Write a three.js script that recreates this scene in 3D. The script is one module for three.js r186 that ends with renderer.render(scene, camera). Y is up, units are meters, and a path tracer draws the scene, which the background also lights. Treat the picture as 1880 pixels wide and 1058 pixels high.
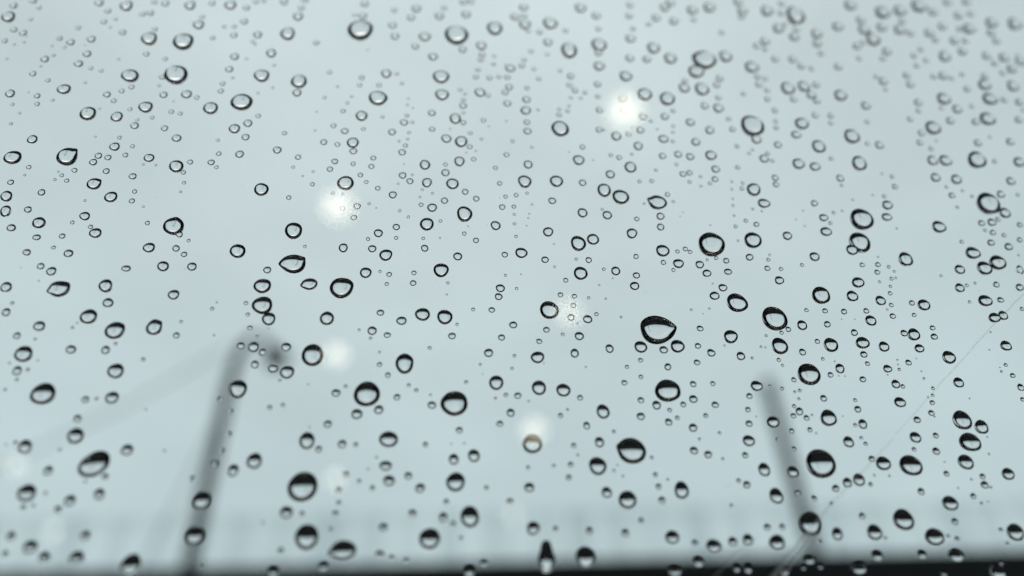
import * as THREE from 'three';
import { mergeGeometries } from 'three/addons/utils/BufferGeometryUtils.js';
import { createNoise3D } from 'simplex-noise';

// ---------------------------------------------------------------- camera, sky, sun, exposure
const deg = Math.PI / 180;
let seed = 20240607;
const rnd = () => { seed = (seed * 1664525 + 1013904223) >>> 0; return seed / 4294967296; };
const noise3 = createNoise3D(rnd);

const scene = new THREE.Scene();
const PITCH = 37 * deg, ROLL = 2.5 * deg;
const forward = new THREE.Vector3(0, Math.sin(PITCH), -Math.cos(PITCH));
const up0 = new THREE.Vector3(0, Math.cos(PITCH), Math.sin(PITCH));
const camRight = new THREE.Vector3(1, 0, 0).multiplyScalar(Math.cos(ROLL)).addScaledVector(up0, -Math.sin(ROLL));
const camUp = up0.clone().multiplyScalar(Math.cos(ROLL)).addScaledVector(new THREE.Vector3(1, 0, 0), Math.sin(ROLL));
const camera = new THREE.PerspectiveCamera(42.57, 16 / 9, 0.01, 400);
camera.up.copy(camUp);
camera.position.set(0, 0, 0);
camera.lookAt(forward);
camera.focus = 0.0825;                 // a hand-held close-up: sharp on the drops, the yard beyond is soft
camera.userData.fStop = 8.5;

const renderer = new THREE.WebGLRenderer();
renderer.toneMapping = THREE.LinearToneMapping;
renderer.toneMappingExposure = 1.0;
renderer.shadowMap.enabled = true;

{ // overcast sky: even cloud cover, a little brighter overhead, soft mottling
  const W = 512, H = 256, px = new Float32Array(W * H * 4);
  for (let j = 0; j < H; j++) for (let i = 0; i < W; i++) {
    const el = ((j + 0.5) / H - 0.5) * Math.PI, az = ((i + 0.5) / W - 0.5) * 2 * Math.PI;
    const d = [Math.cos(el) * Math.cos(az), Math.sin(el), Math.cos(el) * Math.sin(az)];
    const s = Math.max(0, d[1]);
    const n = 0.045 * noise3(d[0] * 2.3 + 4, d[1] * 3.0, d[2] * 2.3) + 0.03 * noise3(d[0] * 4.6, d[1] * 11, d[2] * 4.6) + 0.012 * noise3(d[0] * 12, d[1] * 30, d[2] * 12);
    const L = (0.645 + 0.10 * s + 0.42 * Math.pow(s, 10)) * (1 + n), k = (j * W + i) * 4;
    const hz = THREE.MathUtils.smoothstep(s, 0.3, 0.8);                       // air near the horizon is bluer
    px[k] = L * (0.808 + 0.045 * hz); px[k + 1] = L; px[k + 2] = L * (1.038 - 0.018 * hz); px[k + 3] = 1;
  }
  const sky = new THREE.DataTexture(px, W, H, THREE.RGBAFormat, THREE.FloatType);
  sky.mapping = THREE.EquirectangularReflectionMapping; sky.magFilter = THREE.LinearFilter; sky.minFilter = THREE.LinearFilter;
  sky.wrapS = THREE.RepeatWrapping; sky.needsUpdate = true;
  scene.background = sky; scene.environment = sky;
}
const sun = new THREE.DirectionalLight(0xfffaf0, 0.5);   // sun lost behind the cloud layer
sun.position.set(-6, 30, -8); sun.target.position.set(0, 0, -4); sun.castShadow = true; sun.shadow.radius = 110;
sun.shadow.camera.left = sun.shadow.camera.bottom = -25; sun.shadow.camera.right = sun.shadow.camera.top = 25; sun.shadow.camera.far = 80;
sun.shadow.mapSize.set(2048, 2048);
scene.add(sun, sun.target);

// ---------------------------------------------------------------- helpers
const taken = {};
const numbered = (n) => { const k = taken[n] = (taken[n] ?? -1) + 1; return k ? `${n}_${String(k).padStart(3, '0')}` : n; };
function mesh(name, geo, mat, parent) {
  const m = new THREE.Mesh(geo, mat); m.name = parent ? name : numbered(name); m.castShadow = m.receiveShadow = true;
  (parent ?? scene).add(m); return m;
}
function thing(name, label, category, pos, group) {
  const g = new THREE.Group(); g.name = numbered(name); g.position.set(...pos); g.userData = { label, category };
  if (group) g.userData.group = group;
  scene.add(g); return g;
}
function structure(name, geo, mat) { const m = mesh(name, geo, mat); m.userData.kind = 'structure'; return m; }
const box = (w, h, d, x = 0, y = 0, z = 0) => new THREE.BoxGeometry(w, h, d).translate(x, y, z);
function speckle(r, g, b, amount, scale, size = 256) {   // grainy colour map, tiles
  const px = new Uint8Array(size * size * 4), s = (v) => Math.max(0, Math.min(255, Math.round(255 * Math.pow(Math.max(v, 0), 1 / 2.2))));
  for (let j = 0; j < size; j++) for (let i = 0; i < size; i++) {
    const a = i / size * 2 * Math.PI, c = j / size * 2 * Math.PI;
    const n = 0.6 * noise3(Math.cos(a) * scale + 3 * Math.cos(c), Math.sin(a) * scale, Math.sin(c) * scale) + 0.4 * (rnd() * 2 - 1), k = (j * size + i) * 4, m = 1 + amount * n;
    px[k] = s(r * m); px[k + 1] = s(g * m); px[k + 2] = s(b * m); px[k + 3] = 255;
  }
  const t = new THREE.DataTexture(px, size, size); t.colorSpace = THREE.SRGBColorSpace; t.wrapS = t.wrapT = THREE.RepeatWrapping;
  t.magFilter = THREE.LinearFilter; t.needsUpdate = true; return t;
}
const std = (map, roughness, extra = {}) => new THREE.MeshStandardMaterial({ map, roughness, ...extra });

// ---------------------------------------------------------------- materials
const M = {
  membrane: std(speckle(0.0075, 0.008, 0.008, 0.35, 3), 0.95),
  blackWall: std(speckle(0.006, 0.0062, 0.006, 0.35, 4), 0.95),
  coping: std(speckle(0.01, 0.0105, 0.0105, 0.25, 3), 0.8),
  plaster: std(speckle(0.05, 0.052, 0.05, 0.12, 4), 0.95),
  ceiling: std(speckle(0.04, 0.04, 0.039, 0.08, 4), 0.95),
  carpet: std(speckle(0.03, 0.03, 0.035, 0.4, 9), 1),
  frame: std(speckle(0.02, 0.021, 0.022, 0.12, 3), 0.6),
  post: std(speckle(0.085, 0.093, 0.09, 0.2, 5), 0.6, { metalness: 0.2 }),
  cable: std(speckle(0.05, 0.052, 0.052, 0.2, 5), 0.8),
  pane: new THREE.MeshPhysicalMaterial({ color: 0xffffff, roughness: 0, transmission: 1, thickness: 0, ior: 1.5 }),
  railGlass: new THREE.MeshPhysicalMaterial({ color: new THREE.Color().setRGB(0.90, 0.915, 0.92), roughness: 0.05, transmission: 1, thickness: 0, ior: 1.5, specularIntensity: 0.3 }),
  water: new THREE.MeshPhysicalMaterial({ color: 0xffffff, roughness: 0, transmission: 1, thickness: 0.001, ior: 1.4 }),
  scratch: new THREE.MeshPhysicalMaterial({ color: 0xffffff, roughness: 0.55, transmission: 1, thickness: 0, ior: 1.5 }),
  globe: new THREE.MeshStandardMaterial({ color: 0xffffff, roughness: 0.4, emissive: new THREE.Color().setRGB(1.0, 0.91, 0.72), emissiveIntensity: 5.8 }),
  dust: new THREE.MeshStandardMaterial({ color: new THREE.Color().setRGB(0.16, 0.15, 0.14), roughness: 1 }),
  fitting: std(speckle(0.2, 0.2, 0.2, 0.1, 3), 0.5, { metalness: 0.5 }),
};

// ---------------------------------------------------------------- the window plane: drops lie on its outer face
const D = 0.07;                                               // metres from the lens to the outer face
const N = new THREE.Vector3().addScaledVector(camRight, -0.09).addScaledVector(camUp, -0.5).addScaledVector(forward, Math.sqrt(1 - 0.09 ** 2 - 0.25));
const EX = new THREE.Vector3().crossVectors(N, new THREE.Vector3(0, 1, 0)).normalize();
const EY = new THREE.Vector3().crossVectors(EX, N);
// on the pane: x to the right, y up, z towards the room; water stands out along -z
const paneQ = new THREE.Quaternion().setFromRotationMatrix(new THREE.Matrix4().makeBasis(EX, EY, N.clone().negate()));
const paneO = forward.clone().multiplyScalar(D / forward.dot(N));
const onPane = (x, y, z = 0) => paneO.clone().addScaledVector(EX, x).addScaledVector(EY, y).addScaledVector(N, z);
const GLASS = 0.004, PW = 1.3, PH = 1.0;

// ---------------------------------------------------------------- the dark room behind the lens
const yaw = Math.atan2(-N.x, -N.z);                           // the room stands square to the window
const back = new THREE.Vector3(-N.x, 0, -N.z).normalize();
function roomBox(name, w, h, d, x, y, z, mat) {               // x along the window wall, z into the room
  const m = structure(name, box(w, h, d), mat);
  m.position.set(x, y, z).applyAxisAngle(new THREE.Vector3(0, 1, 0), yaw); m.rotation.y = yaw; return m;
}
roomBox('floor', 20.6, 0.3, 22.4, 0, -1.55, 10.6, M.carpet);
roomBox('ceiling', 20.6, 0.3, 22.4, 0, 1.95, 10.6, M.ceiling);
roomBox('wall_left', 0.3, 3.2, 22, -10.15, 0.2, 10.6, M.plaster);
roomBox('wall_right', 0.3, 3.2, 22, 10.15, 0.2, 10.6, M.plaster);
roomBox('wall_back', 20.6, 3.2, 0.3, 0, 0.2, 21.75, M.plaster);
{ // the window wall leans with the glass
  const g = mergeGeometries([
    box(9.0, 3.9, 0.16, -PW / 2 - 4.5, 0.05, 0), box(9.0, 3.9, 0.16, PW / 2 + 4.5, 0.05, 0),
    box(PW, 1.95 - PH / 2 + 0.05, 0.16, 0, PH / 2 + (1.95 - PH / 2 + 0.05) / 2, 0), box(PW, 1.95 - PH / 2 - 0.05, 0.16, 0, -PH / 2 - (1.95 - PH / 2 - 0.05) / 2, 0)]);
  const w = structure('wall_window', g, M.plaster);
  w.quaternion.copy(paneQ); w.position.copy(onPane(0, 0, -0.002));
}
const win = thing('window', 'rain-spotted window pane with fine scratches in a dark frame', 'window', paneO.toArray());
win.quaternion.copy(paneQ);
mesh('glass_pane', box(PW - 0.09, PH - 0.09, GLASS, 0, 0, GLASS / 2), M.pane, win);
for (const s of [-1, 1]) {
  mesh('frame_rail', box(PW - 0.004, 0.048, 0.09, 0, s * (PH / 2 - 0.026), 0.002), M.frame, win);
  mesh('frame_stile', box(0.048, PH - 0.102, 0.088, s * (PW / 2 - 0.026), 0, 0.002), M.frame, win);
}
function scratch(points, w0, w1, wob) {                        // a thin ridge of crushed glass on the inner face, coordinates in millimetres
  const pos = [], idx = [], n = 60;
  for (let i = 0; i <= n; i++) {
    const t = i / n, f = t * (points.length - 1), k = Math.min(points.length - 2, Math.floor(f)), u = f - k;
    const a = points[k], b = points[k + 1], dx = b[0] - a[0], dy = b[1] - a[1], l = Math.hypot(dx, dy);
    const off = wob * noise3(t * 9, points[0][0], 1.3), w = (w0 + (w1 - w0) * t) * (0.55 + 0.45 * rnd()) / 2;
    const x = a[0] + dx * u - dy / l * off, y = a[1] + dy * u + dx / l * off;
    pos.push(x - dy / l * w, y + dx / l * w, 0, x, y, 0.4 * w, x + dy / l * w, y - dx / l * w, 0);
    if (i < n) { const q = i * 3; idx.push(q, q + 3, q + 1, q + 1, q + 3, q + 4, q + 1, q + 4, q + 2, q + 2, q + 4, q + 5); }
  }
  const g = new THREE.BufferGeometry(); g.setAttribute('position', new THREE.Float32BufferAttribute(pos, 3)); g.setIndex(idx);
  g.scale(0.001, 0.001, 0.001).translate(0, 0, GLASS + 0.00002); g.computeVertexNormals();
  mesh('scratch', g, M.scratch, win);
}
scratch([[21.27, -31.22], [23.63, -28.98], [26.17, -26.75], [28.84, -24.32]], 0.5, 0.25, 0.05);
scratch([[22.15, -31.23], [24.21, -29.08], [26.63, -26.94]], 0.3, 0.16, 0.04);
scratch([[28.84, -24.32], [31.51, -22.19], [34.3, -19.99], [36.48, -18.19]], 0.2, 0.13, 0.05);
scratch([[36.87, -17.8], [44.37, -11.48], [52.19, -4.99], [57.68, -0.76]], 0.1, 0.17, 0.06);
scratch([[16.38, -30.82], [18.66, -28.95], [21.06, -27.34]], 0.12, 0.07, 0.05);
scratch([[34.99, 3.1], [35.26, 2.67], [35.46, 2.46]], 0.05, 0.03, 0.02);
scratch([[-29.66, 9.35], [-29.37, 9.73], [-28.92, 9.02]], 0.03, 0.03, 0.02);

// ceiling lamps whose reflections float on the glass: globe on a short stem
for (const [x, y, z, d] of [[0.778, 1.5, 1.757, 0.096], [-0.153, 1.5, 2.578, 0.113], [1.103, 1.5, 3.574, 0.098], [-0.176, 1.5, 4.561, 0.125], [1.613, 1.5, 6.589, 0.195], [-0.246, 1.5, 9.838, 0.17], [2.894, 1.5, 13.748, 0.17], [-3.735, 1.5, 9.253, 0.14], [-6.064, 1.5, 17.614, 0.2]]) {
  const t = thing('globe_lamp', 'warm white globe lamp on a short stem under the dark ceiling', 'lamp', [x, 1.8, z], 'globe lamps under the ceiling');
  const dy = y - 1.8;
  mesh('globe', new THREE.SphereGeometry(d / 2, 32, 20).translate(0, dy, 0), M.globe, t);
  const stemLen = Math.max(0.01, -dy - d / 2 - 0.014);
  mesh('stem', new THREE.CylinderGeometry(0.008, 0.008, stemLen, 10).translate(0, -0.012 - stemLen / 2, 0), M.fitting, t);
  mesh('canopy', new THREE.CylinderGeometry(0.035, 0.045, 0.016, 24).translate(0, -0.006, 0), M.fitting, t);
  const l = new THREE.PointLight(0xfff0d8, 0.25, 0, 2); l.position.set(x, y, z); l.castShadow = true; scene.add(l);
}

// ---------------------------------------------------------------- outside: a yard with a black wall, a glass balustrade on it, two posts
const GROUND = -1.9;
{
  const g = new THREE.PlaneGeometry(600, 600, 1, 1).rotateX(-Math.PI / 2); const uv = g.attributes.uv;
  for (let i = 0; i < uv.count; i++) uv.setXY(i, uv.getX(i) * 300, uv.getY(i) * 300);
  const m = structure('ground', g, M.membrane); m.position.y = GROUND;
}
const WYAW = 4 * deg, WTOP = 2.40;   // the wall stands 8 m away, turned a little
const facing = (d) => [-d * Math.sin(WYAW), -d * Math.cos(WYAW)];
const wall = thing('yard_wall', 'tall black wall with a flat coping across the yard', 'wall', [facing(8)[0], GROUND, facing(8)[1]]);
wall.rotation.y = WYAW;
mesh('wall_body', box(60, WTOP - 0.06 - GROUND, 0.25, 0, (WTOP - 0.06 - GROUND) / 2, -0.125), M.blackWall, wall);
mesh('coping', box(60, 0.06, 0.33, 0, WTOP - 0.03 - GROUND, -0.125), M.coping, wall);
const bal = thing('glass_balustrade', 'pale grey glass balustrade of upright panels along the black wall', 'balustrade', [facing(8.12)[0], WTOP, facing(8.12)[1]]);
bal.rotation.y = WYAW;
const railGlass = [[0.93, 0.94, 0.942], [0.955, 0.962, 0.964], [0.90, 0.915, 0.92]].map((c) => { const m = M.railGlass.clone(); m.color.setRGB(...c); return m; });
for (let x = -15.4, k = 0; x < 15.2; k++) {
  const w = 0.2 + 0.22 * rnd(), gap = 0.09 + 0.16 * rnd();
  mesh('glass_panel', box(w, 0.585, 0.016, x + w / 2, 0.305, (rnd() - 0.5) * 0.004), railGlass[k % 3], bal);
  x += w + gap;
}
mesh('top_rail', box(31, 0.15, 0.02, 0, 0.56, -0.03), railGlass[1], bal);
mesh('base_shoe', box(31, 0.03, 0.06, 0, 0.0155, 0), M.coping, bal);

function tubeAlong(pts, radii, seg = 20) {                     // tapered round tube
  const curve = new THREE.CatmullRomCurve3(pts.map((p) => new THREE.Vector3(...p)));
  const n = 60, fr = curve.computeFrenetFrames(n), pos = [], idx = [];
  for (let i = 0; i <= n; i++) {
    const p = curve.getPoint(i / n), f = i / n * (radii.length - 1), k = Math.min(radii.length - 2, Math.floor(f)), r = radii[k] + (radii[k + 1] - radii[k]) * (f - k);
    for (let j = 0; j < seg; j++) {
      const a = j / seg * 2 * Math.PI, v = p.clone().addScaledVector(fr.normals[i], Math.cos(a) * r).addScaledVector(fr.binormals[i], Math.sin(a) * r);
      pos.push(v.x, v.y, v.z);
      if (i < n) { const q = i * seg + j, s = i * seg + (j + 1) % seg; idx.push(q, s, q + seg, s, s + seg, q + seg); }
    }
  }
  for (const [i, flip] of [[0, 1], [n, 0]]) {
    const c = pos.length / 3, p = curve.getPoint(i / n); pos.push(p.x, p.y, p.z);
    for (let j = 0; j < seg; j++) { const q = i * seg + j, s = i * seg + (j + 1) % seg; flip ? idx.push(c, s, q) : idx.push(c, q, s); }
  }
  const g = new THREE.BufferGeometry(); g.setAttribute('position', new THREE.Float32BufferAttribute(pos, 3)); g.setIndex(idx);
  const uvs = []; for (let i = 0; i < pos.length / 3; i++) uvs.push((i % seg) / seg, Math.floor(i / seg) / 10);
  g.setAttribute('uv', new THREE.Float32BufferAttribute(uvs, 2)); g.computeVertexNormals(); return g;
}
{ // gooseneck lamp post, unlit by day
  const PX = -4.47, H = 6.98 - GROUND;
  const p = thing('gooseneck_lamp_post', 'grey lamp post with a gooseneck arm and a dark hanging lamp head', 'lamp post', [PX, GROUND, -10]);
  mesh('base_flange', new THREE.CylinderGeometry(0.2, 0.24, 0.12, 24).translate(0, 0.06, 0), M.post, p);
  mesh('shaft', tubeAlong([[0, 0.1, 0], [0, 2, 0], [0, 5, 0], [0, 6.8, 0], [0, 7.85, 0], [0.03, H - 0.62, 0], [0.14, H - 0.3, 0], [0.3, H - 0.2, 0], [0.46, H - 0.28, 0], [0.56, H - 0.45, 0]], [0.11, 0.106, 0.1, 0.094, 0.086, 0.076, 0.064, 0.058]), M.post, p);
  const head = mesh('lamp_head', new THREE.LatheGeometry([[0.0, 0.2], [0.055, 0.19], [0.07, 0.12], [0.12, 0.04], [0.19, -0.08], [0.2, -0.14], [0.17, -0.16], [0, -0.165]].map((q) => new THREE.Vector2(...q)), 28), M.frame, p);
  head.position.set(0.6, H - 0.54, 0); head.rotation.z = 0.6; head.scale.set(0.95, 1.3, 0.95);
  // stay wires
  const w = thing('stay_wire', 'slack dark stay wire running down from the gooseneck lamp post', 'wire', [0, 0, 0]);
  mesh('wire', tubeAlong([[PX - 0.12, 6.62, -10.02], [-6.2, 5.66, -10.2], [-7.75, 4.86, -10.3], [-10, 3.7, -10.4], [-14, 1.4, -10.5], [-19, GROUND + 0.02, -10.6]], [0.012, 0.012], 8), M.cable, w);
  const w2 = thing('stay_wire', 'steep dark stay wire close to the foot of the gooseneck lamp post', 'wire', [0, 0, 0]);
  mesh('wire', tubeAlong([[PX - 0.1, 5.25, -10.02], [-4.84, 4.2, -10.05], [-5.18, 3.1, -10.1], [-5.9, 0.8, -10.15], [-6.75, GROUND + 0.02, -10.2]], [0.012, 0.012], 8), M.cable, w2);
  mesh('turnbuckle', tubeAlong([[-6.6, GROUND + 0.5, -10.19], [-6.69, GROUND + 0.22, -10.2], [-6.76, GROUND, -10.2]], [0.03, 0.03], 8), M.cable, w2);
  mesh('turnbuckle', tubeAlong([[-18.2, GROUND + 0.35, -10.59], [-18.6, GROUND + 0.18, -10.6], [-19.02, GROUND, -10.61]], [0.035, 0.035], 8), M.cable, w);
}
{
  const PX = 3.83, H = 5.55 - GROUND;
  const p = thing('steel_post', 'plain dark steel post with a rounded cap beyond the balustrade', 'post', [PX, GROUND, -10]);
  mesh('base_flange', new THREE.CylinderGeometry(0.2, 0.24, 0.12, 24).translate(0, 0.06, 0), M.post, p);
  mesh('shaft', new THREE.CylinderGeometry(0.088, 0.108, H - 0.16, 24).translate(0, (H - 0.16) / 2 + 0.08, 0), M.post, p);
  mesh('cap', new THREE.SphereGeometry(0.097, 20, 12).scale(1, 0.8, 1).translate(0, H - 0.06, 0), M.post, p);
}

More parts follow.
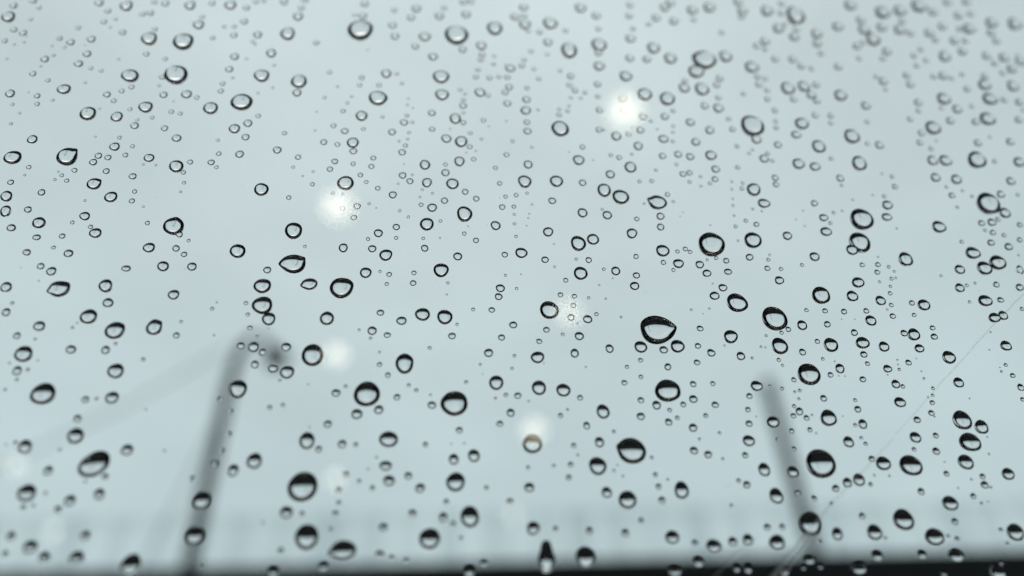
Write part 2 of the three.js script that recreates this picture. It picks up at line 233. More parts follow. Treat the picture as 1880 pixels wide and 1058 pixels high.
// ---------------------------------------------------------------- raindrops: [x, y, half width, half height] in millimetres on the pane
// shape notes by index: c = corners [angle, height, width], e = lean [angle, amount], pear = narrowing towards the top
const DROPS = [
[15.8,-4.71,1.909,1.651,64,2],[-39.06,-19.73,1.251,1.209,54,2],[-20.03,-21.83,1.321,1.417,54,2],[11.49,-18.25,1.473,1.253,54,2],[30.76,-19.47,1.461,1.497,53,2],[23.72,6.67,1.601,1.581,49,1],[-15.8,-27.54,1.179,0.859,49,2],[-6.12,-13.48,1.309,1.342,48,2],
[15.99,-11.83,1.386,1.183,48,2],[-14.83,-12.57,1.271,1.313,48,2],[-19.55,39.65,1.671,1.737,46,0],[-23.84,2.45,1.338,1.126,46,1],[-6.62,39.66,1.674,1.657,45,0],[-45.42,-12.91,1.08,1.087,45,2],[29.39,-3.03,1.395,1.456,45,2],[-41.48,29.72,1.441,1.495,45,0],
[32.32,25.55,1.623,1.658,45,0],[27.71,37.46,1.697,1.621,44,0],[-19.15,-26.35,1.051,1.112,44,2],[-18.42,-0.42,1.251,1.207,44,1],[61.23,14.24,1.501,1.576,44,1],[43.46,11.09,1.412,1.503,42,1],[31.8,-9.74,1.244,1.218,42,2],[28.25,-25.37,1.082,1.13,41,2],
[-32.88,25.67,1.299,1.258,40,0],[-20.59,-8.42,1.085,1.207,40,2],[-8.16,-26.56,0.991,0.909,40,2],[40.27,-19.64,1.126,1.081,40,2],[-47.07,-1.34,1.019,0.883,39,1],[-41.76,35.66,1.279,1.393,39,0],[-50.88,16.06,1.099,1.229,39,0],[-26.37,-2.77,1.064,0.978,39,1],
[47.56,-17.15,1.106,1.011,39,2],[37.84,-25.03,1.036,1.002,39,2],[-37.26,6.9,1.074,1.134,38,1],[42.28,7.64,1.253,1.334,38,1],[-33.8,-28.63,0.832,0.938,38,2],[25.41,-1.13,1.144,1.148,37,1],[6.1,-28.34,0.927,0.997,37,2],[-40.45,-6.02,0.93,0.923,36,2],
[1.59,-17.61,0.961,0.968,36,2],[62.22,21.39,1.259,1.306,35,0],[-44.16,-22.4,0.779,0.783,35,2],[-5.88,-21.38,0.904,0.88,35,2],[4.02,-2.6,1.031,1.066,35,2],[-28.9,-26.19,0.794,0.808,35,2],[-4.52,-24.62,0.872,0.968,35,2],[40.52,-26.68,0.922,0.867,35,2],
[-27.38,-12.21,0.873,0.943,34,2],[-12.41,-17.23,0.885,0.802,34,2],[-46.87,29.18,1.061,0.978,33,0],[-56.64,15.62,0.942,0.901,33,0],[-16.37,27.36,1.135,1.189,33,0],[43.21,47.79,1.337,1.802,33,0],[-48.38,-8.78,0.81,0.849,33,2],[-11.27,-9.22,0.922,1.102,33,2],
[47.55,-14.75,0.956,1.043,33,2],[10.55,-23.08,0.882,0.848,33,2],[-24.33,6.79,0.969,1.02,33,1],[17.98,12.52,1.097,0.967,33,1],[35.53,0.1,1.033,1.115,33,1],[-28.87,-23.1,0.773,0.791,33,2],[-43.35,-4.52,0.83,0.797,32,2],[6.71,23.59,1.104,1.237,32,0],
[-26.7,-0.43,0.888,0.855,32,1],[28.89,7.44,1.039,1.075,32,1],[-41.36,-17.08,0.746,0.731,32,2],[7.93,-19.8,0.852,0.885,32,2],[-50.24,22.68,0.934,0.983,31,0],[26.18,35.03,1.183,1.025,31,0],[13.49,13.13,1.036,0.994,31,1],[49.05,-26.29,0.827,0.852,31,2],
[-19.21,13.69,0.955,0.998,31,1],[-36.7,-5.6,0.796,0.844,31,2],[-39.32,-10.46,0.762,0.772,31,2],[2.49,-28.24,0.855,1.467,31,2],[-26.41,29.58,1.007,1.076,30,0],[8.76,37.84,1.127,1.374,30,0],[59.11,5.3,0.986,0.988,30,1],[29.24,-6.44,0.905,0.949,30,2],
[32.06,-29.54,0.788,0.604,30,2],[-46.01,35.84,0.964,1.108,29,0],[-1.38,41.42,1.108,1.168,29,0],[-8.52,31.63,1.041,1.111,29,0],[66.45,28.84,1.105,1.1,29,0],[45.72,24.5,1.07,1.121,29,0],[-21.82,-0.06,0.84,0.671,29,1],[-5.29,9.81,0.929,1.031,29,1],
[32.74,-14.66,0.842,0.909,29,2],[-24.75,-19.42,0.725,0.722,29,2],[-31.11,30.25,0.961,0.999,29,0],[21.41,29.68,1.059,1.08,29,0],[-29.93,3.87,0.822,0.86,29,1],[-20.13,-17.43,0.732,0.838,29,2],[24.55,-27.12,0.756,0.745,29,2],[42.12,-28.46,0.766,0.678,29,2],
[-36.36,24.41,0.899,0.885,28,0],[13.03,39.26,1.077,1.152,28,0],[63.68,51.63,1.183,1.218,28,0],[68.24,32.69,1.094,0.996,28,0],[57.8,26.71,1.043,1.1,28,0],[-7.28,-3.72,0.819,0.836,28,2],[18.34,-27.42,0.736,0.653,28,2],[45.83,-30.01,0.734,0.734,28,2],
[-28.87,38.12,0.968,1.057,28,0],[-7.81,2.12,0.831,0.858,28,1],[7.83,6.23,0.879,0.978,28,1],[56.36,6.57,0.935,0.777,28,1],[-9.64,-3.46,0.799,0.725,28,2],[-38.46,-27.98,0.605,0.572,28,2],[46.34,-19.27,0.778,0.773,28,2],[43.2,-23.46,0.756,0.743,28,2],
[57.29,49.66,1.127,1.127,27,0],[-38.6,15.22,0.809,0.842,27,1],[-28.61,12.33,0.82,0.864,27,1],[45.5,19.92,0.95,1.171,27,0],[15.98,-22.17,0.726,0.835,27,2],[14.28,-29.62,0.693,0.468,27,2],[37.36,-19.45,0.762,0.715,27,2],[26.47,31.75,0.99,1.078,27,0],
[18.43,30.29,0.975,1.03,27,0],[-46.98,12.28,0.757,0.764,27,1],[57.09,4.45,0.864,0.912,27,1],[2.5,-11.7,0.747,0.779,27,2],[-42.52,-27.03,0.574,0.552,27,2],[34.52,-26.21,0.702,0.765,27,2],[-43.92,24.11,0.804,0.852,26,0],[6.4,43.06,1,1.098,26,0],
[38.73,32.74,0.982,1.068,26,0],[39.25,26.36,0.957,0.921,26,0],[54.06,43.58,1.033,1.226,26,0],[-42.56,-0.88,0.685,0.744,26,1],[7.81,2.18,0.806,0.81,26,1],[-25.49,-4.39,0.713,0.705,26,2],[-22.89,-10.34,0.689,0.72,26,2],[-19.57,-4.18,0.726,0.784,26,2],
[-1.88,-11.2,0.727,0.797,26,2],[5.01,-11.92,0.734,0.694,26,2],[17.74,-6.7,0.776,0.734,26,2],[23.89,-5.41,0.788,0.769,26,2],[35.15,-6.19,0.79,0.826,26,2],[-45.52,-18.16,0.589,0.672,26,2],[14.46,-26.56,0.676,0.629,26,2],[25.42,-22.72,0.701,0.764,26,2],
[-63.95,38.46,0.798,0.897,26,0],[-53.95,26.41,0.777,0.741,26,0],[34.32,36.5,0.98,0.955,26,0],[40.66,22.48,0.912,0.99,26,0],[-51.33,6.8,0.689,0.671,26,1],[11.53,14.02,0.848,0.956,26,1],[30.44,15,0.871,0.932,26,1],[47.39,5.39,0.826,0.936,26,1],
[55.51,-0.08,0.822,0.721,26,1],[-39,-13.26,0.624,0.6,26,2],[2.5,-8.27,0.732,0.637,26,2],[38.89,-5.86,0.785,0.681,26,2],[-8.32,28.44,0.866,0.914,25,0],[78.25,48.85,0.992,1.266,25,0],[68.39,35.38,0.971,0.932,25,0],[61.2,32.24,0.942,1.018,25,0],
[-44.74,10.54,0.707,0.685,25,1],[-9.58,8.23,0.771,0.858,25,1],[1.9,14.91,0.821,0.888,25,1],[17.69,5.55,0.799,0.766,25,1],[53.23,10.29,0.844,0.831,25,1],[20.71,39.21,0.934,1.004,24,0],[-13.96,3.89,0.727,0.69,24,1],[5.77,15.14,0.809,0.822,24,1],
[8.94,-14.2,0.68,0.742,24,2],[49.43,-15.5,0.692,0.763,24,2],[-50.17,41.75,0.793,0.934,24,0],[38.95,48.4,0.971,0.971,24,0],[22.85,37.31,0.907,0.927,24,0],[30.9,38.3,0.917,1.001,24,0],[60.22,50.29,0.99,0.99,24,0],[-45.19,5.66,0.655,0.585,24,1],
[-6.75,14.15,0.767,0.76,24,1],[13.69,-6.85,0.704,0.656,24,2],[48.52,-7.45,0.716,0.768,24,2],[-21.21,-24.17,0.573,0.538,24,2],[1.37,-25.68,0.605,0.613,24,2],[70.22,47.11,0.954,0.954,23,0],[74.44,48.74,0.961,0.961,23,0],[46.05,31.9,0.874,0.948,23,0],
[9.59,6.83,0.741,0.707,23,1],[40.47,1.94,0.749,0.665,23,1],[57.66,21,0.832,0.856,23,0],[-46.85,22.34,0.685,0.736,23,0],[-37.04,43.04,0.796,0.798,23,0],[-18.88,19.84,0.734,0.754,23,0],[-5.8,20.73,0.759,0.868,23,0],[16.19,33.46,0.841,0.861,23,0],
[52.48,50.79,0.942,0.942,23,0],[-55.66,10.16,0.607,0.697,23,1],[15.16,17.75,0.774,0.803,23,1],[26.66,-15.15,0.647,0.598,23,2],[45.25,-4.7,0.695,0.734,23,2],[-12.53,-19.84,0.579,0.476,23,2],[-4.53,-29.47,0.552,0.552,23,2],[50.49,-20.51,0.629,0.636,23,2],
[2.8,42.54,0.841,0.872,22,0],[30.19,48.38,0.895,0.895,22,0],[41.11,33.25,0.836,0.9,22,0],[53.18,45.53,0.896,0.896,22,0],[-39.25,3.99,0.611,0.596,22,1],[-37.31,1.68,0.605,0.599,22,1],[1.18,4.69,0.685,0.664,22,1],[31.33,12.93,0.753,0.654,22,1],
[37.21,19.42,0.777,0.831,22,0],[47.69,-0.84,0.697,0.709,22,1],[-47.77,-5.71,0.553,0.538,22,2],[55.83,-2.32,0.705,0.602,22,2],[-36.44,-18.41,0.523,0.545,22,2],[-41.11,-27.92,0.472,0.494,22,2],[-12.13,-21.27,0.56,0.496,22,2],[24.7,-20.12,0.605,0.667,22,2],
[34.31,-21.13,0.606,0.635,22,2],[-40.42,38.9,0.733,0.735,22,0],[-18.17,24.23,0.715,0.792,22,0],[-10.89,38.93,0.786,0.776,22,0],[10.96,46.61,0.846,0.846,22,0],[-6.57,24.46,0.735,0.825,22,0],[58.85,45.92,0.877,0.877,22,0],[64.2,40.77,0.833,1.042,22,0],
[72.73,35.43,0.813,0.966,22,0],[-52.24,-1.31,0.542,0.586,22,1],[-35.55,-1.76,0.58,0.555,22,1],[-15.99,1.53,0.629,0.649,22,1],[8.73,18.57,0.732,0.734,22,0],[40.92,6.46,0.71,0.679,22,1],[39.27,0.08,0.682,0.671,22,1],[68.11,21.27,0.777,0.76,22,0],
[25.69,-11.17,0.63,0.577,22,2],[23.68,-17.16,0.603,0.596,22,2],[-4.15,-18.83,0.567,0.64,22,2],[27.37,-28.72,0.564,0.441,22,2],[-33.03,21.27,0.658,0.685,21,0],[39.91,44.71,0.841,0.841,21,0],[45.54,44.03,0.841,0.841,21,0],[24.04,31.79,0.779,0.794,21,0],
[25.82,20.2,0.735,0.755,21,0],[-55.15,8.16,0.545,0.722,21,1],[38.32,9.01,0.704,0.607,21,1],[-26.56,-7.63,0.559,0.554,21,2],[-15.64,-14.7,0.551,0.509,21,2],[41.14,-12.83,0.616,0.574,21,2],[-40.29,-23.09,0.467,0.519,21,2],[-21.67,-29.33,0.483,0.483,21,2],
[-42.18,42.53,0.7,0.823,20,0],[-39.59,26.48,0.65,0.619,20,0],[-41.86,16.28,0.608,0.551,20,0],[12.68,35.09,0.76,0.786,20,0],[-3.45,29.16,0.718,0.706,20,0],[49.23,45.86,0.827,0.827,20,0],[-46.84,7.84,0.566,0.517,20,1],[-41.84,-2.88,0.534,0.508,20,1],
[19.32,3.84,0.65,0.564,20,1],[62.88,12.79,0.698,0.717,20,1],[41.66,-16.69,0.579,0.596,20,2],[55.86,-5.89,0.629,0.596,20,2],[-37.91,-22.51,0.462,0.512,20,2],[-26.54,-20.32,0.493,0.58,20,2],[16.64,-28.81,0.522,0.516,20,2],[34.15,-28.4,0.533,0.532,20,2],
[-46.02,17.75,0.586,0.582,20,0],[-55.29,18.36,0.569,0.582,20,0],[27.51,47.55,0.798,0.798,20,0],[56.17,46.3,0.808,0.808,20,0],[73.57,41.21,0.791,0.791,20,0],[-5.97,17.6,0.653,0.694,20,0],[4.39,7.67,0.63,0.603,20,1],[14.29,7.84,0.64,0.675,20,1],
[39.32,19.05,0.702,0.653,20,1],[55.83,20.91,0.704,0.777,20,0],[58.1,17.9,0.697,0.729,20,1],[40.63,-3.05,0.614,0.647,20,2],[41.24,-6.3,0.604,0.604,20,2],[34.25,-17.22,0.56,0.571,20,2],[21.74,-26.85,0.518,0.534,20,2],[30.7,-26.34,0.519,0.602,20,2],
[-15.59,31.69,0.671,0.72,19,0],[-3.25,37.79,0.709,0.741,19,0],[0.58,33.82,0.7,0.627,19,0],[2.41,26.39,0.676,0.662,19,0],[-7.62,21.1,0.644,0.621,19,0],[28.17,28.4,0.705,0.769,19,0],[19.97,22.59,0.681,0.617,19,0],[-10.1,16.86,0.626,0.71,19,1],
[47.39,13.34,0.661,0.665,19,1],[-44.08,-8.23,0.481,0.455,19,2],[48.58,-10.47,0.572,0.578,19,2],[27.61,-20.34,0.529,0.559,19,2],[-59.79,25.28,0.548,0.603,19,0],[-39.38,19.41,0.573,0.501,19,0],[-27.93,41.53,0.665,0.76,19,0],[-30.49,34.34,0.636,0.705,19,0],
[35.15,48.07,0.759,0.759,19,0],[41.92,43.07,0.745,0.745,19,0],[17.61,40.84,0.721,0.741,19,0],[32.37,23.23,0.668,0.731,19,0],[38,24.33,0.681,0.609,19,0],[73.89,38.89,0.738,0.738,19,0],[62.51,30.36,0.701,0.743,19,0],[-48.37,0.71,0.487,0.51,19,1],
[-9.77,14.17,0.599,0.666,19,1],[-9.05,10.56,0.587,0.551,19,1],[-1.69,8.32,0.589,0.605,19,1],[46.77,11.5,0.641,0.559,19,1],[42.54,-0.42,0.59,0.608,19,1],[53.8,4.13,0.608,0.626,19,1],[-11.82,-4.29,0.532,0.496,19,2],[32.36,-3.84,0.574,0.598,19,2],
[-6.09,-19.19,0.489,0.53,19,2],[1.13,-21.9,0.488,0.455,19,2],[8.59,-22.38,0.494,0.545,19,2],[13.84,22.71,0.634,0.718,18,0],[23.4,47.72,0.727,0.727,18,0],[37.27,41.75,0.716,0.716,18,0],[32.77,20.01,0.641,0.606,18,0],[-47.26,2.97,0.486,0.447,18,1],
[-41,1.28,0.495,0.345,18,1],[-34.34,1.72,0.502,0.485,18,1],[8.63,10.56,0.589,0.649,18,1],[11.58,10.34,0.592,0.559,18,1],[36,5.34,0.59,0.603,18,1],[22.9,-0.32,0.566,0.518,18,1],[55.31,18.07,0.636,0.679,18,1],[-23.33,-7.6,0.488,0.486,18,2],
[-24.3,-9.95,0.479,0.454,18,2],[-13.55,-14.23,0.481,0.45,18,2],[56.97,-2.01,0.567,0.585,18,2],[-38.22,-26.11,0.398,0.432,18,2],[-17.42,-28.9,0.426,0.426,18,2],[-9.2,-21.96,0.461,0.435,18,2],[5.89,39.19,0.661,0.661,18,0],[-9.68,35.23,0.631,0.633,18,0],
[41.78,31.68,0.662,0.662,18,0],[16.52,21.22,0.612,0.658,18,0],[63.35,45.62,0.715,0.715,18,0],[55.43,41.12,0.698,0.698,18,0],[49.21,30.16,0.66,0.66,18,0],[-18.67,4.65,0.519,0.55,18,1],[33.28,8.2,0.581,0.577,18,1],[52.91,1.57,0.564,0.565,18,1],
[-48.43,-10.59,0.417,0.471,18,2],[-14.8,-5.54,0.492,0.486,18,2],[-2.64,-7.87,0.5,0.46,18,2],[8.16,-3.64,0.525,0.472,18,2],[8.3,-17.41,0.48,0.521,18,2],[45.35,-6.43,0.538,0.511,18,2],[-42.88,-20.38,0.395,0.44,18,2],[-44.36,-26.12,0.377,0.377,18,2],
[-53.37,30.77,0.533,0.509,17,0],[-12.25,44.45,0.636,0.636,17,0],[-31.6,22.21,0.539,0.544,17,0],[-9.03,43.18,0.636,0.636,17,0],[-5.35,43.87,0.643,0.643,17,0],[1.48,43.91,0.65,0.65,17,0],[2.78,46,0.658,0.658,17,0],[13.12,45.15,0.665,0.665,17,0],
[24.4,48.88,0.686,0.686,17,0],[24.4,44.96,0.674,0.674,17,0],[34.8,49.99,0.696,0.696,17,0],[45.14,41.98,0.675,0.675,17,0],[15.35,27.08,0.61,0.61,17,0],[23.94,25.65,0.613,0.586,17,0],[26.35,24.43,0.609,0.632,17,0],[24.18,22.33,0.601,0.617,17,0],
[65.55,50.4,0.708,0.708,17,0],[53.22,47.59,0.696,0.696,17,0],[66.85,44.19,0.688,0.688,17,0],[67.36,42.02,0.681,0.681,17,0],[70.89,41.39,0.679,0.679,17,0],[75.94,40.81,0.583,1.142,17,0],[62.57,36.74,0.663,0.663,17,0],[53.1,35,0.655,0.655,17,0],
[-53.91,6.01,0.452,0.442,17,1],[-14.97,6.77,0.515,0.504,17,1],[2.4,17.52,0.568,0.602,17,1],[12.51,16.5,0.574,0.599,17,1],[11.86,2.61,0.53,0.552,17,1],[13.84,0.71,0.526,0.52,17,1],[30.95,1.93,0.541,0.536,17,1],[38.51,11.05,0.577,0.506,17,1],
[65.64,17.96,0.601,0.601,17,1],[7.1,-5.7,0.5,0.478,17,2],[35.43,-9.03,0.503,0.562,17,2],[20.24,-27.01,0.443,0.443,17,2],[33.01,-21.41,0.463,0.508,17,2],[-52.95,35.18,0.526,0.562,16,0],[-52.81,32.53,0.52,0.519,16,0],[-53.66,42.01,0.545,0.603,16,0],
[-44.52,21.06,0.499,0.484,16,0],[-32.67,37.62,0.567,0.567,16,0],[-34.93,33.36,0.551,0.551,16,0],[-26.42,27.6,0.544,0.606,16,0],[21.86,45.43,0.651,0.651,16,0],[17.1,36.92,0.621,0.621,16,0],[49.15,23.15,0.595,0.595,16,0],[-6,3.96,0.5,0.511,16,1],
[-1.28,-0.02,0.493,0.489,16,1],[22.48,2.63,0.521,0.475,16,1],[-51.36,-4.23,0.406,0.441,16,2],[-40.79,-8.24,0.411,0.456,16,2],[-17.86,-12.52,0.435,0.409,16,2],[-8.34,-13.69,0.443,0.391,16,2],[14.59,-13.46,0.466,0.469,16,2],[24.58,-7.74,0.49,0.474,16,2],
[40.88,-8.96,0.496,0.438,16,2],[41.28,-10.76,0.487,0.482,16,2],[36.3,-15.3,0.467,0.52,16,2],[-12.41,-25.52,0.403,0.37,16,2],[21.27,-29.47,0.421,0.421,16,2],[38.67,-28.32,0.43,0.43,16,2],[-55.27,34.44,0.504,0.501,16,0],[-27.45,44.76,0.578,0.311,16,0],
[-19.41,42.31,0.579,0.579,16,0],[-14.86,38.73,0.574,0.574,16,0],[-31.82,17.36,0.488,0.515,16,0],[-27.6,18.22,0.497,0.522,16,0],[19.5,36.88,0.601,0.601,16,0],[15.36,29.24,0.576,0.576,16,0],[20.65,26.44,0.572,0.572,16,0],[68.69,52.91,0.669,0.669,16,0],
[69.46,49.9,0.66,0.66,16,0],[73.46,46.49,0.65,0.65,16,0],[57.11,31.23,0.601,0.601,16,0],[-7.62,15.76,0.515,0.492,16,1],[26.05,17.97,0.55,0.55,16,1],[21.82,3.77,0.505,0.502,16,1],[24.05,0.76,0.498,0.485,16,1],[60.49,11.23,0.54,0.54,16,1],
[-16.79,-17.74,0.406,0.406,16,2],[6.46,-7.74,0.46,0.501,16,2],[18.07,-15.84,0.445,0.44,16,2],[18.57,-12.74,0.455,0.425,16,2],[-12.56,-27.85,0.382,0.317,16,2],[-6.97,-24.66,0.398,0.433,16,2],[24.71,-29.75,0.407,0.407,16,2],[-61.81,41.63,0.506,0.357,15,0],
[-45.38,42.62,0.524,0.524,15,0],[-57.5,31.25,0.47,0.511,15,0],[-42.26,26.2,0.482,0.482,15,0],[-47.81,15.35,0.442,0.442,15,0],[-30.13,44.27,0.55,0.55,15,0],[-15.31,40.84,0.559,0.559,15,0],[-12.89,42.58,0.566,0.566,15,0],[-35.23,31.07,0.506,0.506,15,0],
[-31.54,20.01,0.48,0.459,15,0],[-5.76,36.86,0.558,0.558,15,0],[2.56,28.28,0.542,0.542,15,0],[40.65,38.41,0.596,0.596,15,0],[26.36,28.67,0.561,0.561,15,0],[17.73,26.26,0.549,0.549,15,0],[17.1,23.93,0.542,0.542,15,0],[23.06,19.83,0.534,0.534,15,0],
[71.9,53.26,0.647,0.647,15,0],[65.96,47.23,0.628,0.628,15,0],[51.08,41.81,0.609,0.609,15,0],[47.11,37.41,0.595,0.595,15,0],[57.01,34.67,0.59,0.59,15,0],[72.43,32.26,0.584,0.584,15,0],[60.7,28.1,0.571,0.571,15,0],[68.19,24.78,0.561,0.561,15,0],
[-51.01,4.88,0.411,0.357,15,1],[-51.46,2.96,0.402,0.387,15,1],[-43.06,13.52,0.446,0.4,15,1],[-15.5,4.66,0.456,0.45,15,1],[-13.66,12.2,0.48,0.48,15,1],[18.03,10.43,0.504,0.495,15,1],[25.04,2.92,0.49,0.373,15,1],[63.4,15.71,0.534,0.534,15,1],
[61.36,7.62,0.51,0.51,15,1],[-41.62,-15.4,0.363,0.363,15,2],[-26.14,-9.57,0.402,0.439,15,2],[-18.35,-15.75,0.395,0.375,15,2],[-0.48,-14.42,0.419,0.423,15,2],[10.26,-7.13,0.448,0.489,15,2],[16.15,-7.15,0.453,0.437,15,2],[21.35,-7.42,0.456,0.438,15,2],
[-9.81,-24.28,0.381,0.322,15,2],[17.81,-18.21,0.423,0.395,15,2],[-61.32,35.65,0.461,0.478,15,0],[-19.32,44.78,0.544,0.544,15,0],[-12.91,23.44,0.494,0.494,15,0],[-14.29,21.78,0.487,0.487,15,0],[12.81,37.67,0.556,0.556,15,0],[2.51,22.89,0.507,0.507,15,0],
[35.11,22.44,0.527,0.527,15,0],[21.54,20.13,0.514,0.514,15,0],[73.68,44.72,0.598,0.598,15,0],[64.42,28.1,0.55,0.55,15,0],[63.36,24.3,0.539,0.539,15,0],[-52.17,10.83,0.407,0.406,15,1],[-52.92,8.46,0.4,0.394,15,1],[-26.46,1.54,0.418,0.409,15,1],
[42.23,17.3,0.515,0.515,15,1],[-25.56,-8.2,0.392,0.392,15,2],[0.03,-4.52,0.431,0.407,15,2],[12.8,-14.67,0.413,0.411,15,2],[-63.92,40.55,0.449,0.503,14,0],[-48.8,25.83,0.436,0.436,14,0],[-47.47,16.31,0.413,0.413,14,0],[-12.07,36.97,0.511,0.511,14,0],
[-34.75,39.96,0.492,0.492,14,0],[-12.91,18.64,0.462,0.462,14,0],[-19.99,21.62,0.462,0.462,14,0],[-18.7,18.5,0.455,0.455,14,0],[-5.76,46.35,0.542,0.542,14,0],[0.36,30.35,0.505,0.505,14,0],[0.07,27.45,0.498,0.498,14,0],[-5.62,26.69,0.49,0.49,14,0],
[-9.52,25.22,0.483,0.483,14,0],[17.92,45.49,0.559,0.559,14,0],[41.63,37.14,0.549,0.549,14,0],[29.27,33.9,0.535,0.535,14,0],[42.32,30.63,0.531,0.531,14,0],[71.01,28.88,0.531,0.531,14,0],[-49.58,1.29,0.369,0.38,14,1],[-36.42,3.97,0.395,0.395,14,1],
[-12.67,15.12,0.453,0.453,14,1],[-9.71,4.92,0.429,0.429,14,1],[-1.49,-1.09,0.422,0.425,14,1],[5.09,12.15,0.462,0.462,14,1],[17.85,8.86,0.462,0.464,14,1],[27.99,4.99,0.457,0.457,14,1],[60.55,1.85,0.451,0.486,14,1],[-49.56,-6.83,0.347,0.358,14,2],
[-41.38,-13.49,0.342,0.342,14,2],[-27.81,-7.53,0.376,0.363,14,2],[-14.08,-3.38,0.403,0.352,14,2],[-6.47,-5.98,0.404,0.379,14,2],[29.73,-13.98,0.406,0.44,14,2],[-41.09,-23.85,0.315,0.315,14,2],[-10.36,-20.8,0.362,0.362,14,2],[10,-26.14,0.365,0.365,14,2],
[19.2,-18.61,0.391,0.391,14,2],[47.5,-21.62,0.39,0.39,14,2],[-46.86,40.59,0.459,0.459,14,0],[-41.05,20.85,0.416,0.416,14,0],[-35.65,37.26,0.465,0.465,14,0],[8.65,32.9,0.498,0.498,14,0],[12.18,31.67,0.498,0.498,14,0],[12.06,27.04,0.486,0.486,14,0],
[38.05,38.28,0.528,0.528,14,0],[39.07,30.7,0.509,0.509,14,0],[42.95,33.61,0.518,0.518,14,0],[19.48,19.75,0.472,0.472,14,0],[60.33,45.25,0.552,0.552,14,0],[69.01,37.06,0.532,0.532,14,0],[57,36.41,0.529,0.529,14,0],[55.77,25.61,0.5,0.5,14,0],
[-17.61,10.39,0.418,0.418,14,1],[-13.01,7.67,0.416,0.416,14,1],[-7.64,11.62,0.431,0.431,14,1],[3.85,3.85,0.422,0.422,14,1],[8.96,15.03,0.454,0.454,14,1],[59.25,8.14,0.454,0.454,14,1],[6.34,-3.46,0.405,0.405,14,2],[15.61,-15.26,0.382,0.382,14,2],
[42.44,-14.77,0.396,0.357,14,2],[20.19,-29.43,0.348,0.348,14,2],[22.61,-21.63,0.369,0.369,14,2],[31.65,-21.99,0.371,0.371,14,2],[43.45,-18.15,0.384,0.384,14,2],[-62.55,36.11,0.408,0.408,13,0],[-49.47,36.68,0.427,0.427,13,0],[-58.16,28.68,0.396,0.396,13,0],
[-46.37,16.11,0.381,0.381,13,0],[-34.85,42.65,0.459,0.459,13,0],[-34.82,15.97,0.395,0.395,13,0],[-22.32,19.73,0.418,0.418,13,0],[18.28,47.81,0.52,0.52,13,0],[34.79,46.78,0.526,0.526,13,0],[35.85,40.76,0.512,0.512,13,0],[34.66,33.13,0.492,0.492,13,0],
[28.63,32.64,0.489,0.489,13,0],[59.79,47.8,0.536,0.536,13,0],[71.62,50.5,0.544,0.544,13,0],[65.37,34.34,0.502,0.502,13,0],[-46.08,14.13,0.376,0.376,13,1],[-36.42,5.78,0.368,0.368,13,1],[-11.77,14.29,0.416,0.416,13,1],[14.19,2.09,0.407,0.407,13,1],
[33.6,16.96,0.452,0.452,13,1],[37.84,13.19,0.445,0.445,13,1],[61.56,4.32,0.395,0.588,13,1],[-34.34,-6.48,0.341,0.331,13,2],[-13.21,-6.01,0.366,0.323,13,2],[-1.25,-6.05,0.376,0.363,13,2],[0.29,-12.58,0.362,0.35,13,2],[16.34,-9.14,0.381,0.391,13,2],
[20.8,-13.34,0.374,0.355,13,2],[24.05,-15.35,0.37,0.347,13,2],[38.23,-4.63,0.4,0.403,13,2],[38.61,-7.29,0.394,0.39,13,2],[44.12,-4.57,0.402,0.402,13,2],[47.57,-4.94,0.403,0.386,13,2],[-37.79,-20.91,0.301,0.301,13,2],[-28.26,-19.69,0.316,0.316,13,2],
[-18.95,-18.26,0.33,0.33,13,2],[-0.73,-23.21,0.335,0.302,13,2],[6.61,-25.93,0.334,0.349,13,2],[13.9,-23.13,0.346,0.346,13,2],[40.49,-22.3,0.357,0.357,13,2],[-52.19,40.49,0.414,0.414,12,0],[-39.43,43.14,0.435,0.435,12,0],[-56.65,25.09,0.372,0.372,12,0],
[-27.69,43.24,0.448,0.448,12,0],[-20.74,16.82,0.395,0.395,12,0],[-4.67,46.58,0.478,0.478,12,0],[-3.15,36.09,0.455,0.455,12,0],[-0.19,29.35,0.442,0.442,12,0],[11.69,23.64,0.437,0.437,12,0],[41.55,50.18,0.513,0.513,12,0],[41.04,48.04,0.508,0.508,12,0],
[42.61,44.67,0.501,0.501,12,0],[34.78,34.63,0.475,0.475,12,0],[41.45,27.92,0.461,0.461,12,0],[63.85,44.18,0.504,0.504,12,0],[68.66,46.88,0.511,0.511,12,0],[68.6,44.32,0.505,0.505,12,0],[71.57,39.86,0.494,0.494,12,0],[70.26,32.53,0.476,0.476,12,0],
[55.01,23.89,0.454,0.454,12,0],[-55.78,12.08,0.343,0.343,12,1],[-5.24,13.01,0.4,0.4,12,1],[21.71,16.97,0.428,0.428,12,1],[25.71,16.37,0.428,0.428,12,1],[59.07,11.05,0.424,0.424,12,1],[57.44,0.05,0.403,0.351,12,1],[-11.84,-12.89,0.335,0.335,12,2],
[-2.25,-2.76,0.367,0.321,12,2],[-1.58,-15.58,0.338,0.32,12,2],[-5.59,-16.27,0.333,0.331,12,2],[7.14,-15.71,0.343,0.403,12,2],[20.57,-4.5,0.378,0.34,12,2],[31.64,-7.14,0.374,0.407,12,2],[35.33,-3.65,0.385,0.387,12,2],[55.62,-10.95,0.359,0.434,12,2],
[32.73,-12.49,0.363,0.364,12,2],[36.19,-13.67,0.36,0.377,12,2],[-44.4,-27.59,0.264,0.264,12,2],[-3.23,-28.74,0.306,0.306,12,2],[23.88,-25.67,0.329,0.329,12,2],[43.05,-25.23,0.334,0.334,12,2],[-52.22,38.45,0.391,0.391,12,0],[-47.81,40.3,0.4,0.4,12,0],
[-45.75,33.03,0.386,0.386,12,0],[-25.06,17.24,0.373,0.373,12,0],[4.84,41.09,0.451,0.451,12,0],[2.16,34.36,0.435,0.435,12,0],[9.06,30.32,0.431,0.431,12,0],[2.48,24.38,0.413,0.413,12,0],[29.46,24.75,0.429,0.429,12,0],[54.38,39.6,0.469,0.469,12,0],
